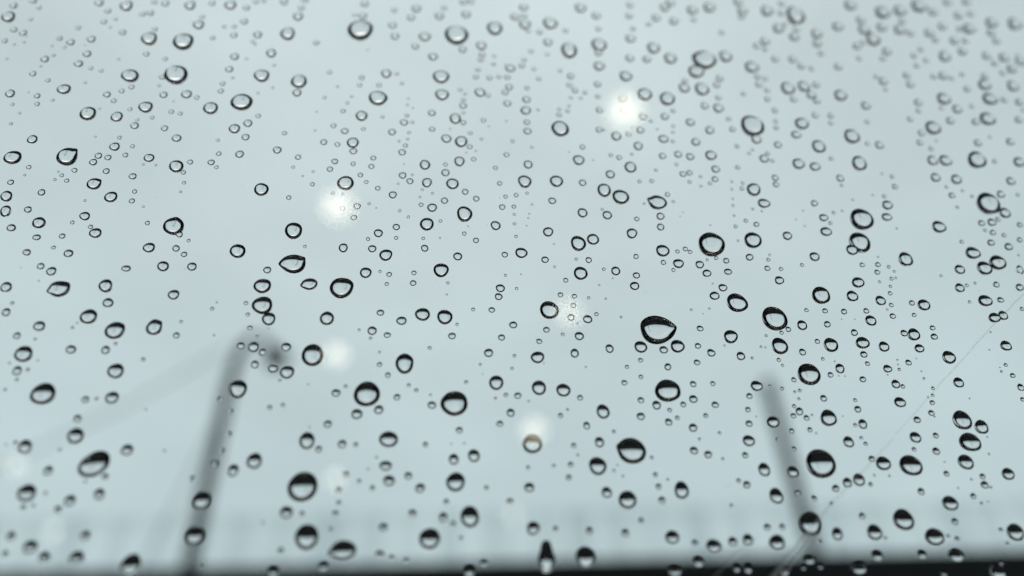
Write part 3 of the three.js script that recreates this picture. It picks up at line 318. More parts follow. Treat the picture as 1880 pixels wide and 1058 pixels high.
[59.39,40.54,0.472,0.472,12,0],[61.08,36.45,0.463,0.463,12,0],[-48.47,5.13,0.32,0.32,12,1],[-35.44,3.23,0.331,0.331,12,1],[-21.19,15.63,0.374,0.374,12,1],[-17.86,8.78,0.362,0.362,12,1],[-10.8,0.35,0.35,0.35,12,1],[-3.93,12.07,0.381,0.381,12,1],
[-0.89,10.97,0.381,0.381,12,1],[-0.71,4.36,0.367,0.367,12,1],[8.86,3.96,0.372,0.372,12,1],[33.48,15.91,0.411,0.411,12,1],[56.57,15.23,0.414,0.414,12,1],[57.68,2.13,0.383,0.383,12,1],[3.58,-5.03,0.349,0.349,12,2],[13,-12.92,0.338,0.338,12,2],
[18.8,-11.07,0.345,0.345,12,2],[20,-6.62,0.356,0.331,12,2],[19.6,-8.57,0.351,0.323,12,2],[37.68,-10.26,0.353,0.353,12,2],[-16.18,-20.66,0.299,0.299,12,2],[16.58,-27.09,0.308,0.308,12,2],[36.24,-18.99,0.333,0.333,12,2],[33.67,-24.66,0.319,0.319,12,2],
[-63.05,34.06,0.35,0.35,11,0],[-56.73,35,0.359,0.359,11,0],[-46.25,27.23,0.355,0.355,11,0],[-43.03,29.16,0.362,0.362,11,0],[-33.83,43.94,0.403,0.403,11,0],[-15.23,43.87,0.42,0.42,11,0],[-24.99,36.67,0.397,0.397,11,0],[-35.64,27.28,0.366,0.366,11,0],
[-8.43,44.9,0.428,0.428,11,0],[2.81,44.21,0.435,0.435,11,0],[13.18,42.42,0.438,0.438,11,0],[-2.19,31.84,0.406,0.406,11,0],[0.17,32.12,0.408,0.408,11,0],[8.38,31.22,0.411,0.411,11,0],[-5.56,23.85,0.386,0.386,11,0],[-9.41,22.53,0.381,0.381,11,0],
[27.39,45.5,0.452,0.452,11,0],[24.32,33.1,0.424,0.424,11,0],[28.48,30.25,0.42,0.42,11,0],[35.34,30.46,0.423,0.423,11,0],[35.97,28.44,0.419,0.419,11,0],[52.19,42.63,0.453,0.453,11,0],[45.22,39.92,0.446,0.446,11,0],[60.87,41.92,0.453,0.453,11,0],
[72.09,37.96,0.445,0.445,11,0],[43.65,27.97,0.42,0.42,11,0],[54.91,28.03,0.422,0.422,11,0],[-49.52,14.07,0.323,0.323,11,1],[-42.37,10.07,0.323,0.323,11,1],[-37.17,15.89,0.341,0.341,11,0],[-16.41,16.27,0.362,0.362,11,1],[-3.96,6.17,0.351,0.351,11,1],
[22.57,17.21,0.39,0.39,11,1],[25.07,4.4,0.364,0.364,11,1],[60.05,9.67,0.382,0.382,11,1],[24.66,-12.33,0.328,0.328,11,2],[37.72,-1.99,0.354,0.354,11,2],[43.4,-2.43,0.354,0.354,11,2],[43.51,-8.19,0.341,0.341,11,2],[44.27,-14.01,0.329,0.329,11,2],
[-16.71,-22.09,0.281,0.281,11,2],[-21.28,-27.5,0.265,0.265,11,2],[23.01,-18.66,0.314,0.314,11,2],[29.16,-22.99,0.307,0.307,11,2],[40.29,-30.09,0.293,0.293,11,2],[-55.04,37.12,0.348,0.348,11,0],[-46.81,42.74,0.368,0.368,11,0],[-45.68,37.56,0.358,0.358,11,0],
[-47.24,26.49,0.334,0.334,11,0],[-47.79,24.85,0.331,0.331,11,0],[-44.55,16.57,0.317,0.317,11,0],[-18.66,30.73,0.37,0.37,11,0],[-21.42,22.39,0.351,0.351,11,0],[-20.68,19.45,0.346,0.346,11,0],[-16.27,17.57,0.346,0.346,11,0],[-3.34,35.09,0.391,0.391,11,0],
[-3.97,31.89,0.384,0.384,11,0],[-4.75,19.95,0.36,0.36,11,0],[9.36,20.66,0.37,0.37,11,0],[-0.22,18.92,0.361,0.361,11,0],[31.15,43.11,0.426,0.426,11,0],[35.63,32.13,0.405,0.405,11,0],[13.88,19.21,0.37,0.37,11,0],[50.73,39.33,0.424,0.424,11,0],
[29.73,9.7,0.358,0.358,11,1],[29.84,3.52,0.345,0.345,11,1],[49.24,16.3,0.376,0.376,11,1],[46.25,-0.65,0.34,0.34,11,1],[-12.88,-10.53,0.293,0.293,11,2],[2.74,-6.42,0.313,0.313,11,2],[6.68,-12.73,0.303,0.303,11,2],[11.47,-11.02,0.309,0.309,11,2],
[17.41,-13.34,0.307,0.307,11,2],[30.34,-14.68,0.309,0.309,11,2],[34.16,-9.79,0.319,0.319,11,2],[40.4,-1.83,0.337,0.337,11,2],[43.95,-16.48,0.307,0.307,11,2],[-44.06,-23.66,0.236,0.236,11,2],[-16.81,-24.28,0.263,0.263,11,2],[5,-20.94,0.285,0.285,11,2],
[13.73,-21.81,0.288,0.288,11,2],[25.36,-25.65,0.285,0.285,11,2],[43.78,-20.49,0.299,0.299,11,2],[47.58,-20.77,0.298,0.298,11,2],[45.86,-22.76,0.294,0.294,11,2],[-40.22,40.37,0.35,0.35,10,0],[-56.28,23.79,0.302,0.302,10,0],[-38.28,26,0.325,0.325,10,0],
[-40.8,23.5,0.318,0.318,10,0],[-38.22,36.54,0.345,0.345,10,0],[-35.6,28.52,0.332,0.332,10,0],[-30.56,23.45,0.327,0.327,10,0],[-34.19,17.3,0.312,0.312,10,0],[-16.35,29.55,0.35,0.35,10,0],[3.23,41.18,0.386,0.386,10,0],[8.48,41.66,0.39,0.39,10,0],
[-3.04,24.39,0.35,0.35,10,0],[6.68,25.89,0.359,0.359,10,0],[36.95,40.16,0.4,0.4,10,0],[18.22,42.83,0.397,0.397,10,0],[20.6,43.97,0.401,0.401,10,0],[43.03,36.76,0.395,0.395,10,0],[35.81,34.29,0.388,0.388,10,0],[15.5,23.11,0.359,0.359,10,0],
[60.95,39.65,0.403,0.403,10,0],[59.16,38.46,0.401,0.401,10,0],[56.66,29.66,0.383,0.383,10,0],[-54.49,14.27,0.286,0.286,10,1],[-17.6,14.93,0.322,0.322,10,1],[-15.44,13.07,0.32,0.32,10,1],[-19.25,10,0.311,0.311,10,1],[-13.44,1.37,0.3,0.3,10,1],
[5.35,-0.68,0.309,0.309,10,1],[14.43,4.62,0.323,0.323,10,1],[17.55,3.91,0.323,0.323,10,1],[43.6,4.47,0.332,0.332,10,1],[43.22,3.41,0.33,0.33,10,1],[64.15,10.99,0.346,0.346,10,1],[63.24,8.69,0.342,0.342,10,1],[-27.23,-5.49,0.275,0.275,10,2],
[-27.47,-16.8,0.253,0.253,10,2],[-8.86,-17.76,0.267,0.267,10,2],[6.71,-1.98,0.307,0.307,10,2],[30.63,-4.39,0.312,0.312,10,2],[24.21,-13.83,0.292,0.292,10,2],[28.96,-14.46,0.292,0.292,10,2],[28.39,-16.11,0.289,0.289,10,2],[35.48,-1.95,0.318,0.318,10,2],
[47.73,-3.83,0.316,0.316,10,2],[-30.03,-21.08,0.243,0.243,10,2],[-6.72,-23.23,0.258,0.258,10,2],[5.26,-19.67,0.273,0.273,10,2],[11.66,-25.02,0.266,0.266,10,2],[27.62,-22.42,0.277,0.277,10,2],[-60.74,40.41,0.311,0.311,10,0],[-43.31,32.32,0.313,0.313,10,0],
[-56.13,27.68,0.293,0.293,10,0],[-32.85,44.22,0.344,0.344,10,0],[-35.86,38.86,0.332,0.332,10,0],[-22.78,31.41,0.329,0.329,10,0],[-27.1,20.87,0.307,0.307,10,0],[-18.8,29.42,0.329,0.329,10,0],[-20.48,24.85,0.32,0.32,10,0],[-12.56,19.72,0.316,0.316,10,0],
[3.51,37.21,0.358,0.358,10,0],[2.53,35.49,0.354,0.354,10,0],[-3.69,33.2,0.346,0.346,10,0],[-0.93,32.1,0.346,0.346,10,0],[4.35,32.12,0.349,0.349,10,0],[12.01,29.43,0.348,0.348,10,0],[-2.4,28.69,0.339,0.339,10,0],[2.71,30.34,0.345,0.345,10,0],
[-4.25,18,0.319,0.319,10,0],[41.09,45.62,0.388,0.388,10,0],[21.91,27.52,0.349,0.349,10,0],[32.16,31.22,0.36,0.36,10,0],[29.26,26.55,0.35,0.35,10,0],[35.51,25.36,0.35,0.35,10,0],[63.67,36.27,0.375,0.375,10,0],[65.62,37.2,0.377,0.377,10,0],
[52.29,35.84,0.373,0.373,10,0],[43.32,26.63,0.354,0.354,10,0],[56.25,22.9,0.349,0.349,10,0],[-49.96,12.57,0.271,0.271,10,1],[-42.37,11.38,0.277,0.277,10,1],[-45.87,6.42,0.264,0.264,10,1],[-40.09,7.16,0.271,0.271,10,1],[-37.64,14.34,0.286,0.286,10,1],
[-25.4,11.28,0.291,0.291,10,1],[-18.57,16.56,0.306,0.306,10,1],[-10.77,1.65,0.285,0.285,10,1],[-1.13,14.44,0.315,0.315,10,1],[6.05,1.2,0.295,0.295,10,1],[6.89,-0.83,0.292,0.292,10,1],[19.31,13.69,0.324,0.324,10,1],[15.09,9.9,0.315,0.315,10,1],
[20.41,5.86,0.31,0.31,10,1],[41.62,4.36,0.313,0.313,10,1],[64.61,21.2,0.347,0.347,10,0],[61.48,11.69,0.329,0.329,10,1],[-13.79,-9.37,0.264,0.264,10,2],[-24.07,-14.11,0.247,0.247,10,2],[-15.5,-17.8,0.247,0.247,10,2],[4.55,-14.67,0.266,0.266,10,2],
[5.69,-17.77,0.261,0.261,10,2],[20.93,-10.99,0.28,0.28,10,2],[33.64,-5.81,0.293,0.293,10,2],[29.92,-10.42,0.284,0.284,10,2],[30.4,-15.96,0.274,0.274,10,2],[44.75,-12.84,0.282,0.282,10,2],[55.22,-9.55,0.288,0.288,10,2],[-27.87,-18.44,0.236,0.236,10,2],
[-13.63,-21.95,0.241,0.241,10,2],[-19.8,-24.29,0.232,0.232,10,2],[-6.06,-25.24,0.241,0.241,10,2],[3.45,-25.72,0.246,0.246,10,2],[42.73,-26.89,0.255,0.255,10,2],[-51.73,30.06,0.284,0.284,9,0],[-45.62,23.61,0.278,0.278,9,0],[-39.72,23.27,0.283,0.283,9,0],
[-44.06,17.9,0.27,0.27,9,0],[3.76,33.87,0.331,0.331,9,0],[-5.55,27.71,0.316,0.316,9,0],[35.67,26.5,0.332,0.332,9,0],[29.56,21.88,0.322,0.322,9,0],[33.4,20.88,0.321,0.321,9,0],[64.88,31.02,0.344,0.344,9,0],[48.56,27.16,0.335,0.335,9,0],
[47.52,23.27,0.328,0.328,9,0],[41.82,20.47,0.323,0.323,9,0],[-22.97,13.31,0.28,0.28,9,1],[-10.34,10.9,0.284,0.284,9,1],[-1.61,16.79,0.3,0.3,9,1],[0.81,12.78,0.294,0.294,9,1],[28.98,18.39,0.316,0.316,9,1],[-28.9,-13.3,0.23,0.23,9,2],
[13.48,-8.42,0.265,0.265,9,2],[19.6,-14.53,0.257,0.257,9,2],[38.72,-8.4,0.272,0.272,9,2],[-46.45,-17.77,0.207,0.207,9,2],[-16.6,-23.31,0.223,0.223,9,2],[-11.51,-28.17,0.218,0.218,9,2],[13.57,-20.67,0.245,0.245,9,2],[28.2,-18,0.254,0.254,9,2],
[28.27,-29.32,0.234,0.234,9,2],[-50.42,29.7,0.267,0.267,9,0],[-42.8,22.44,0.261,0.261,9,0],[-45.79,19.12,0.254,0.254,9,0],[-20.51,42.4,0.309,0.309,9,0],[-37.13,38.75,0.292,0.292,9,0],[-12.6,24.59,0.287,0.287,9,0],[-17.78,22.07,0.279,0.279,9,0],
[5.69,36.78,0.316,0.316,9,0],[-1.63,34.38,0.308,0.308,9,0],[7.29,33.81,0.312,0.312,9,0],[10.37,30.02,0.308,0.308,9,0],[-6,29.43,0.298,0.298,9,0],[7.84,26.62,0.301,0.301,9,0],[-4.66,22.15,0.288,0.288,9,0],[12.87,19.53,0.292,0.292,9,0],
[52.99,33.4,0.325,0.325,9,0],[60.17,30.39,0.321,0.321,9,0],[72.39,30.74,0.322,0.322,9,0],[-50.68,13.29,0.24,0.24,9,1],[-47.89,6.93,0.232,0.232,9,1],[-48.94,3.63,0.226,0.226,9,1],[-34.11,15.27,0.257,0.257,9,1],[-16.84,13.91,0.267,0.267,9,1],
[-28.07,-2.6,0.233,0.233,9,1],[-7.65,17.01,0.278,0.278,9,1],[-5.3,7.05,0.264,0.264,9,1],[-0.46,12.52,0.275,0.275,9,1],[0.49,11.09,0.273,0.273,9,1],[28.93,15.05,0.291,0.291,9,1],[20.92,5.47,0.273,0.273,9,1],[17.6,15.69,0.288,0.288,9,1],
[49.34,17.89,0.299,0.299,9,1],[43.97,0.57,0.27,0.27,9,1],[61.38,9.31,0.286,0.286,9,1],[-36.99,-9.2,0.216,0.216,9,2],[-27.68,-14.51,0.215,0.215,9,2],[-0.92,-12.53,0.235,0.235,9,2],[13.29,-10.33,0.245,0.245,9,2],[15.88,-13.98,0.241,0.241,9,2],
[16.58,-14.8,0.24,0.24,9,2],[43.64,-1,0.268,0.268,9,1],[41.99,-11.02,0.251,0.251,9,2],[46.02,-2.23,0.266,0.266,9,2],[55.28,-12.35,0.25,0.25,9,2],[-10.18,-28.42,0.205,0.205,9,2],[-2.96,-21.93,0.22,0.22,9,2],[26.61,-29.41,0.219,0.219,9,2],
[21.86,-21.24,0.231,0.231,9,2],[35.38,-21.59,0.233,0.233,9,2],[41.09,-17.97,0.24,0.24,9,2],[-61.1,38.12,0.253,0.253,8,0],[-55.76,33.43,0.25,0.25,8,0],[-50.9,39.06,0.262,0.262,8,0],[-56.66,31.94,0.247,0.247,8,0],[-59,23.56,0.233,0.233,8,0],
[-33.11,36.3,0.271,0.271,8,0],[-14.24,31.7,0.277,0.277,8,0],[-13.48,30.07,0.275,0.275,8,0],[-11.9,23.53,0.266,0.266,8,0],[6.79,26.85,0.281,0.281,8,0],[0.6,21.14,0.27,0.27,8,0],[18.67,25.52,0.284,0.284,8,0],[21.15,22.22,0.28,0.28,8,0],
[33.79,19.71,0.28,0.28,8,0],[-37.29,12.86,0.234,0.234,8,1],[-51.08,-3.19,0.199,0.199,8,1],[-16.05,5.91,0.238,0.238,8,1],[-13.63,0.14,0.231,0.231,8,1],[-12.94,6.17,0.24,0.24,8,1],[18.59,2.92,0.25,0.25,8,1],[24.96,15.66,0.271,0.271,8,1],
[28.51,10.19,0.264,0.264,8,1],[31.48,3.47,0.255,0.255,8,1],[19.42,5.47,0.254,0.254,8,1],[23.92,4.72,0.255,0.255,8,1],[47.33,14.67,0.274,0.274,8,1],[55.4,8.11,0.265,0.265,8,1],[-31.37,-3.35,0.214,0.214,8,2],[-47.49,-10.48,0.191,0.191,8,2],
[-27.68,-3.93,0.216,0.216,8,2],[-9.96,-12.13,0.215,0.215,8,2],[-22.84,-13.84,0.205,0.205,8,2],[9.18,-3.01,0.238,0.238,8,2],[11.93,-9.23,0.23,0.23,8,2],[29.76,-4.83,0.242,0.242,8,2],[33.29,-1.92,0.247,0.247,8,2],[28.74,-8.12,0.237,0.237,8,2],
[29.27,-13.42,0.229,0.229,8,2],[59.65,-1.11,0.251,0.251,8,2],[36.02,-17.42,0.224,0.224,8,2],[-43.27,-23.52,0.175,0.175,8,2],[-14.9,-21.31,0.199,0.199,8,2],[-17.09,-25.67,0.191,0.191,8,2],[47.56,-26.05,0.212,0.212,8,2],[-58.29,20.55,0.212,0.212,7,0],
[-54.72,24.53,0.221,0.221,7,0],[-44.39,21.95,0.225,0.225,7,0],[-22.96,26.98,0.246,0.246,7,0],[-34.64,19.34,0.228,0.228,7,0],[-20.07,26.23,0.246,0.246,7,0],[-15.61,24.18,0.246,0.246,7,0],[-12.22,21.79,0.245,0.245,7,0],[-1.53,35.89,0.269,0.269,7,0],
[-5.57,25.48,0.253,0.253,7,0],[8.44,28.98,0.264,0.264,7,0],[21.56,24.84,0.263,0.263,7,0],[65.51,25.45,0.271,0.271,7,0],[-35.3,5.01,0.208,0.208,7,1],[-20.51,12.14,0.227,0.227,7,1],[22.37,15.77,0.251,0.251,7,1],[27.08,9.28,0.244,0.244,7,1],
[30.19,4.68,0.238,0.238,7,1],[34.16,4.1,0.238,0.238,7,1],[16.06,15.53,0.249,0.249,7,1],[21.11,18.46,0.255,0.255,7,1],[39.17,10.25,0.247,0.247,7,1],[44.72,2.55,0.237,0.237,7,1],[56.27,16.54,0.258,0.258,7,1],[65.73,15.71,0.257,0.257,7,1],
[-40,-7.54,0.187,0.187,7,2],[-48.18,-11.52,0.175,0.175,7,2],[-40.39,-13.4,0.179,0.179,7,2],[-10.73,-11.59,0.2,0.2,7,2],[-16.98,-11.82,0.196,0.196,7,2],[-8.77,-7.43,0.207,0.207,7,2],[-4.26,-2.75,0.216,0.216,7,2],[-4.96,-11.19,0.204,0.204,7,2],
[9.85,-16.32,0.203,0.203,7,2],[28.37,-11.45,0.215,0.215,7,2],[54.87,-8.3,0.222,0.222,7,2],[36.17,-12.66,0.215,0.215,7,2],[35.43,-15.41,0.211,0.211,7,2],[-42.54,-22.41,0.165,0.165,7,2],[-5.33,-26.5,0.183,0.183,7,2],[1.08,-19.98,0.195,0.195,7,2],
[28.77,-27.07,0.194,0.194,7,2],[46.43,-29.17,0.192,0.192,7,2],[-43.1,27.68,0.215,0.215,7,0],[-32.76,35.81,0.232,0.232,7,0],[-29.85,32.17,0.229,0.229,7,0],[-5.38,28.71,0.238,0.238,7,0],[4.03,26.57,0.239,0.239,7,0],[9.75,28.99,0.245,0.245,7,0],
[-3.28,21.25,0.23,0.23,7,0],[21.38,23.76,0.242,0.242,7,0],[30.95,20.78,0.24,0.24,7,0],[-51.26,12.64,0.191,0.191,7,1],[-25.45,15.7,0.211,0.211,7,1],[-22.84,4.67,0.199,0.199,7,1],[-8.04,8.68,0.212,0.212,7,1],[-9.92,6.22,0.208,0.208,7,1],
[10.49,2.77,0.212,0.212,7,1],[29.16,15.9,0.234,0.234,7,1],[18.34,17.42,0.233,0.233,7,1],[42.12,16.16,0.236,0.236,7,1],[39.97,11.85,0.231,0.231,7,1],[44.86,4.19,0.221,0.221,7,1],[56.66,13.37,0.234,0.234,7,1],[59.27,15.18,0.236,0.236,7,1],
[59.13,9.94,0.23,0.23,7,1],[53.88,1.91,0.219,0.219,7,1],[-44.56,-5.83,0.172,0.172,7,2],[-34.19,-4.93,0.18,0.18,7,2],[-48.93,-12.58,0.16,0.16,7,2],[0.07,-8.16,0.194,0.194,7,2],[5.31,-5.55,0.2,0.2,7,2],[30.3,-11.65,0.199,0.199,7,2],
[33.75,-7.93,0.204,0.204,7,2],[45.36,-11.19,0.201,0.201,7,2],[35.72,-16.8,0.193,0.193,7,2],[3.59,-19.79,0.181,0.181,7,2],[13.41,-18.95,0.186,0.186,7,2],[41.91,-26.6,0.181,0.181,7,2],[30.83,-23.47,0.184,0.184,7,2],[-60.74,33.99,0.194,0.194,6,0],
[-48.83,31.86,0.199,0.199,6,0],[-57.81,22.22,0.182,0.182,6,0],[-51.79,27.61,0.192,0.192,6,0],[-33.41,33.08,0.209,0.209,6,0],[-34.57,29.58,0.205,0.205,6,0],[-21.54,28.94,0.211,0.211,6,0],[-19.64,27.38,0.21,0.21,6,0],[-12.33,20.77,0.206,0.206,6,0],
[8.1,27.52,0.222,0.222,6,0],[2.96,20.24,0.212,0.212,6,0],[31.52,21.39,0.221,0.221,6,0],[15.56,19.84,0.215,0.215,6,0],[-16.29,10.78,0.193,0.193,6,1],[-14.46,1.7,0.183,0.183,6,1],[-12.74,9.94,0.193,0.193,6,1],[-11.72,9.11,0.193,0.193,6,1],
[-7.03,0.46,0.185,0.185,6,1],[2.13,13.13,0.203,0.203,6,1],[0.5,8.62,0.197,0.197,6,1],[0.64,6.88,0.196,0.196,6,1],[0.52,-0.03,0.188,0.188,6,1],[7.43,4.01,0.195,0.195,6,1],[8.48,-1,0.189,0.189,6,1],[19.9,12.65,0.208,0.208,6,1],
[23.94,16.67,0.214,0.214,6,1],[44.28,1.49,0.199,0.199,6,1],[58.28,16.04,0.218,0.218,6,1],[53.43,-0.34,0.198,0.198,6,1],[-47.74,-7.19,0.154,0.154,6,2],[-23.48,-11.25,0.164,0.164,6,2],[-14.9,-6.42,0.174,0.174,6,2],[-26.37,-6.49,0.167,0.167,6,2],
[-5.96,-4.6,0.18,0.18,6,2],[-0.22,-9.61,0.176,0.176,6,2],[20.74,-16.37,0.175,0.175,6,2],[27.1,-11.22,0.182,0.182,6,2],[42.18,-9.04,0.187,0.187,6,2],[45.07,-12.01,0.183,0.183,6,2],[-42.39,-18.43,0.144,0.144,6,2],[-39.39,-21.38,0.142,0.142,6,2],
[-27.93,-28.78,0.141,0.141,6,2],[20.69,-23.63,0.166,0.166,6,2],[26.73,-16.98,0.175,0.175,6,2],[35.43,-26.76,0.165,0.165,6,2],[47.73,-27.36,0.165,0.165,6,2],[-51.18,37.46,0.186,0.186,6,0],[-57.27,33.56,0.178,0.178,6,0],[-57.63,29.96,0.174,0.174,6,0],
[-61.85,30.96,0.172,0.172,6,0],[-61.73,33.47,0.175,0.175,6,0],[-29.49,28.24,0.187,0.187,6,0],[-31.13,27.19,0.185,0.185,6,0],[-12.61,26.38,0.193,0.193,6,0],[-13.35,20.34,0.186,0.186,6,0],[12.33,23.66,0.199,0.199,6,0],[16.13,24.27,0.201,0.201,6,0],
[-54.6,13.12,0.158,0.158,6,1],[-47.33,9.89,0.158,0.158,6,1],[-37.4,11.54,0.166,0.166,6,1],[-23.08,15.15,0.177,0.177,6,1],[-10.28,13.1,0.18,0.18,6,1],[-9.07,12.61,0.18,0.18,6,1],[0.5,9.96,0.181,0.181,6,1],[-0.69,1.62,0.172,0.172,6,1],
[11.05,11.13,0.186,0.186,6,1],[23.73,15.19,0.193,0.193,6,1],[27.31,12.39,0.191,0.191,6,1],[29.71,11.96,0.191,0.191,6,1],[22.81,4.43,0.181,0.181,6,1],[48.1,18.33,0.2,0.2,6,1],[45.36,3.54,0.184,0.184,6,1],[43.11,2.08,0.182,0.182,6,1],
[55.03,2.22,0.183,0.183,6,1],[51.07,3.14,0.184,0.184,6,1],[-16.14,-5.48,0.158,0.158,6,2],[-3.51,-9.22,0.159,0.159,6,2],[-1.99,-12.91,0.156,0.156,6,2],[5.31,-14.04,0.157,0.157,6,2],[18.56,-17.03,0.158,0.158,6,2],[25.8,-7.97,0.169,0.169,6,2],
[27.91,-5.25,0.172,0.172,6,2],[29.02,-8.77,0.169,0.169,6,2],[29.72,-11.81,0.165,0.165,6,2],[29.98,-12.59,0.165,0.165,6,2],[9.48,-20.28,0.152,0.152,6,2],[20.62,-19.05,0.156,0.156,6,2],[46.48,-23.5,0.154,0.154,6,2],[-49.07,23.49,0.155,0.155,5,0],
[-23.55,21.49,0.165,0.165,5,0],[-12.54,27.47,0.175,0.175,5,0],[19.36,24.16,0.181,0.181,5,0],[57.44,24.29,0.186,0.186,5,0],[-40.98,9.32,0.145,0.145,5,1],[-40.88,15.25,0.151,0.151,5,1],[-42.27,15.25,0.15,0.15,5,1],[-19.39,12.13,0.158,0.158,5,1],
[-11.54,15.24,0.164,0.164,5,1],[-13.11,13.83,0.162,0.162,5,1],[-10.51,11.98,0.161,0.161,5,1],[4.89,2.92,0.158,0.158,5,1],[16.27,12.19,0.169,0.169,5,1],[27.62,14.87,0.174,0.174,5,1],[27.83,16.05,0.175,0.175,5,1],[27.17,10.87,0.17,0.17,5,1],
[27.02,7.22,0.167,0.167,5,1],[30.48,5.37,0.165,0.165,5,1],[41.17,12.18,0.173,0.173,5,1],[45.29,2.65,0.164,0.164,5,1],[43.01,13.93,0.175,0.175,5,1],[-49.36,-9.82,0.123,0.123,5,2],[-13.88,-8,0.141,0.141,5,2],[-8.51,-12.61,0.139,0.139,5,2],
[11.89,-3.33,0.154,0.154,5,2],[19.92,-2.21,0.156,0.156,5,2],[27.04,-6.61,0.153,0.153,5,2],[44.7,-10.07,0.152,0.152,5,2],[54.05,-9.11,0.153,0.153,5,2],[-47.25,-17.96,0.116,0.116,5,2],[-33.05,-18.49,0.122,0.122,5,2],[-13.43,-19.02,0.131,0.131,5,2],
[-23.17,-25.08,0.121,0.121,5,2],[6.03,-18.74,0.137,0.137,5,2],[14.74,-21.15,0.137,0.137,5,2],[48.06,-21.9,0.14,0.14,5,2],[-57.78,25.59,0.135,0.135,5,0],[-40.88,25.19,0.143,0.143,5,0],[-48.49,19.11,0.134,0.134,5,0],[-11.93,25.9,0.154,0.154,5,0],
[-23.69,24.55,0.149,0.149,5,0],[-18.25,35.8,0.16,0.16,5,0],[-0.11,24.43,0.157,0.157,5,0],[-2.34,23.4,0.155,0.155,5,0],[-3.97,19.28,0.151,0.151,5,0],[-7.16,22.69,0.153,0.153,5,0],[-51.17,13.77,0.128,0.128,5,1],[-24.22,14.43,0.14,0.14,5,1],
[2.65,11.48,0.147,0.147,5,1],[10.39,-1.07,0.138,0.138,5,1],[27.49,13.4,0.153,0.153,5,1],[30.8,11.68,0.152,0.152,5,1],[62.17,6.37,0.15,0.15,5,1],[45.85,14.78,0.157,0.157,5,1],[47.54,9.77,0.152,0.152,5,1],[-44.23,-5.3,0.115,0.115,5,2],
[-30.65,-6.42,0.12,0.12,5,2],[-31.03,-2.59,0.123,0.123,5,1],[-46.84,-9.47,0.11,0.11,5,2],[-35.61,-14.43,0.111,0.111,5,2],[1.38,-13.19,0.126,0.126,5,2],[22.02,-2.02,0.14,0.14,5,2],[31.01,-14.37,0.13,0.13,5,2],[42.97,-1.62,0.142,0.142,5,2],
[-14.16,-20.18,0.115,0.115,5,2],[-5.1,-17.61,0.12,0.12,5,2],[10.33,-20.82,0.121,0.121,5,2],[36.02,-20.69,0.125,0.125,5,2],[37.6,-20.75,0.125,0.125,5,2],[46.26,-21.09,0.125,0.125,5,2],[49.14,-18.45,0.128,0.128,5,2],[-60.7,34.99,0.124,0.124,4,0],
[-5.17,18.97,0.132,0.132,4,0],[7.61,19.8,0.135,0.135,4,0],[-49.27,-0.52,0.102,0.102,4,1],[-8.04,6.35,0.122,0.122,4,1],[-7.12,-1.01,0.117,0.117,4,1],[2.27,10.1,0.127,0.127,4,1],[2.14,9.5,0.127,0.127,4,1],[9.8,0.67,0.122,0.122,4,1],
[10.55,18.64,0.135,0.135,4,0],[22.94,1.25,0.125,0.125,4,1],[36.09,11.97,0.134,0.134,4,1],[35.77,9.68,0.132,0.132,4,1],[43.91,5.54,0.13,0.13,4,1],[-20.66,-11.64,0.105,0.105,4,2],[7,-4.2,0.118,0.118,4,2],[7.53,-9.32,0.114,0.114,4,2],
[22.97,-6.54,0.119,0.119,4,2],[27.54,-6.66,0.119,0.119,4,2],[30.98,-16.34,0.112,0.112,4,2],[42.31,-7.91,0.12,0.12,4,2],[44.45,-12.27,0.116,0.116,4,2],[44.48,-14.42,0.115,0.115,4,2],[54.58,-4.25,0.123,0.123,4,2],[-20.05,-16.06,0.102,0.102,4,2],
[9.89,-19.73,0.107,0.107,4,2],[44.53,-21.96,0.109,0.109,4,2],[-15.43,10.22,0.105,0.105,3,1],[-12.6,16.83,0.11,0.11,3,1],[-4.89,8.07,0.106,0.106,3,1],[1.9,8.39,0.108,0.108,3,1],[1.05,1.81,0.104,0.104,3,1],[4.96,5.96,0.107,0.107,3,1],
[11.41,1.6,0.105,0.105,3,1],[23.98,9.36,0.112,0.112,3,1],[34.89,10.58,0.114,0.114,3,1],[-25.36,-5.53,0.092,0.092,3,2],[24.95,-14.61,0.097,0.097,3,2],[35.04,-8.22,0.102,0.102,3,2],[42.21,-8.47,0.102,0.102,3,2],[40.64,-9.71,0.101,0.101,3,2],
[44.68,-9.23,0.102,0.102,3,2],[49.61,-16.61,0.097,0.097,3,2],[53.6,-6.49,0.104,0.104,3,2],[49.16,-12.35,0.1,0.1,3,2],[-6.35,-17.68,0.09,0.09,3,2],[43.98,-19.28,0.095,0.095,3,2],[47.21,-23.32,0.093,0.093,3,2],[-51.48,1.04,0.073,0.073,3,1],
[20.89,11.11,0.094,0.094,3,1],[20.47,10.48,0.094,0.094,3,1],[-3.26,-10.3,0.079,0.079,3,2],[3.12,-8.98,0.081,0.081,3,2],[21.17,-2.69,0.087,0.087,3,2],[35.07,-9.9,0.084,0.084,3,2],[35.75,-9.93,0.084,0.084,3,2],[44.56,-7.71,0.086,0.086,3,2],
[54.05,-8.63,0.085,0.085,3,2],[34.33,-14.47,0.082,0.082,3,2],[38.73,-2.97,0.088,0.088,3,2],[37.17,-2.99,0.088,0.088,3,2]];
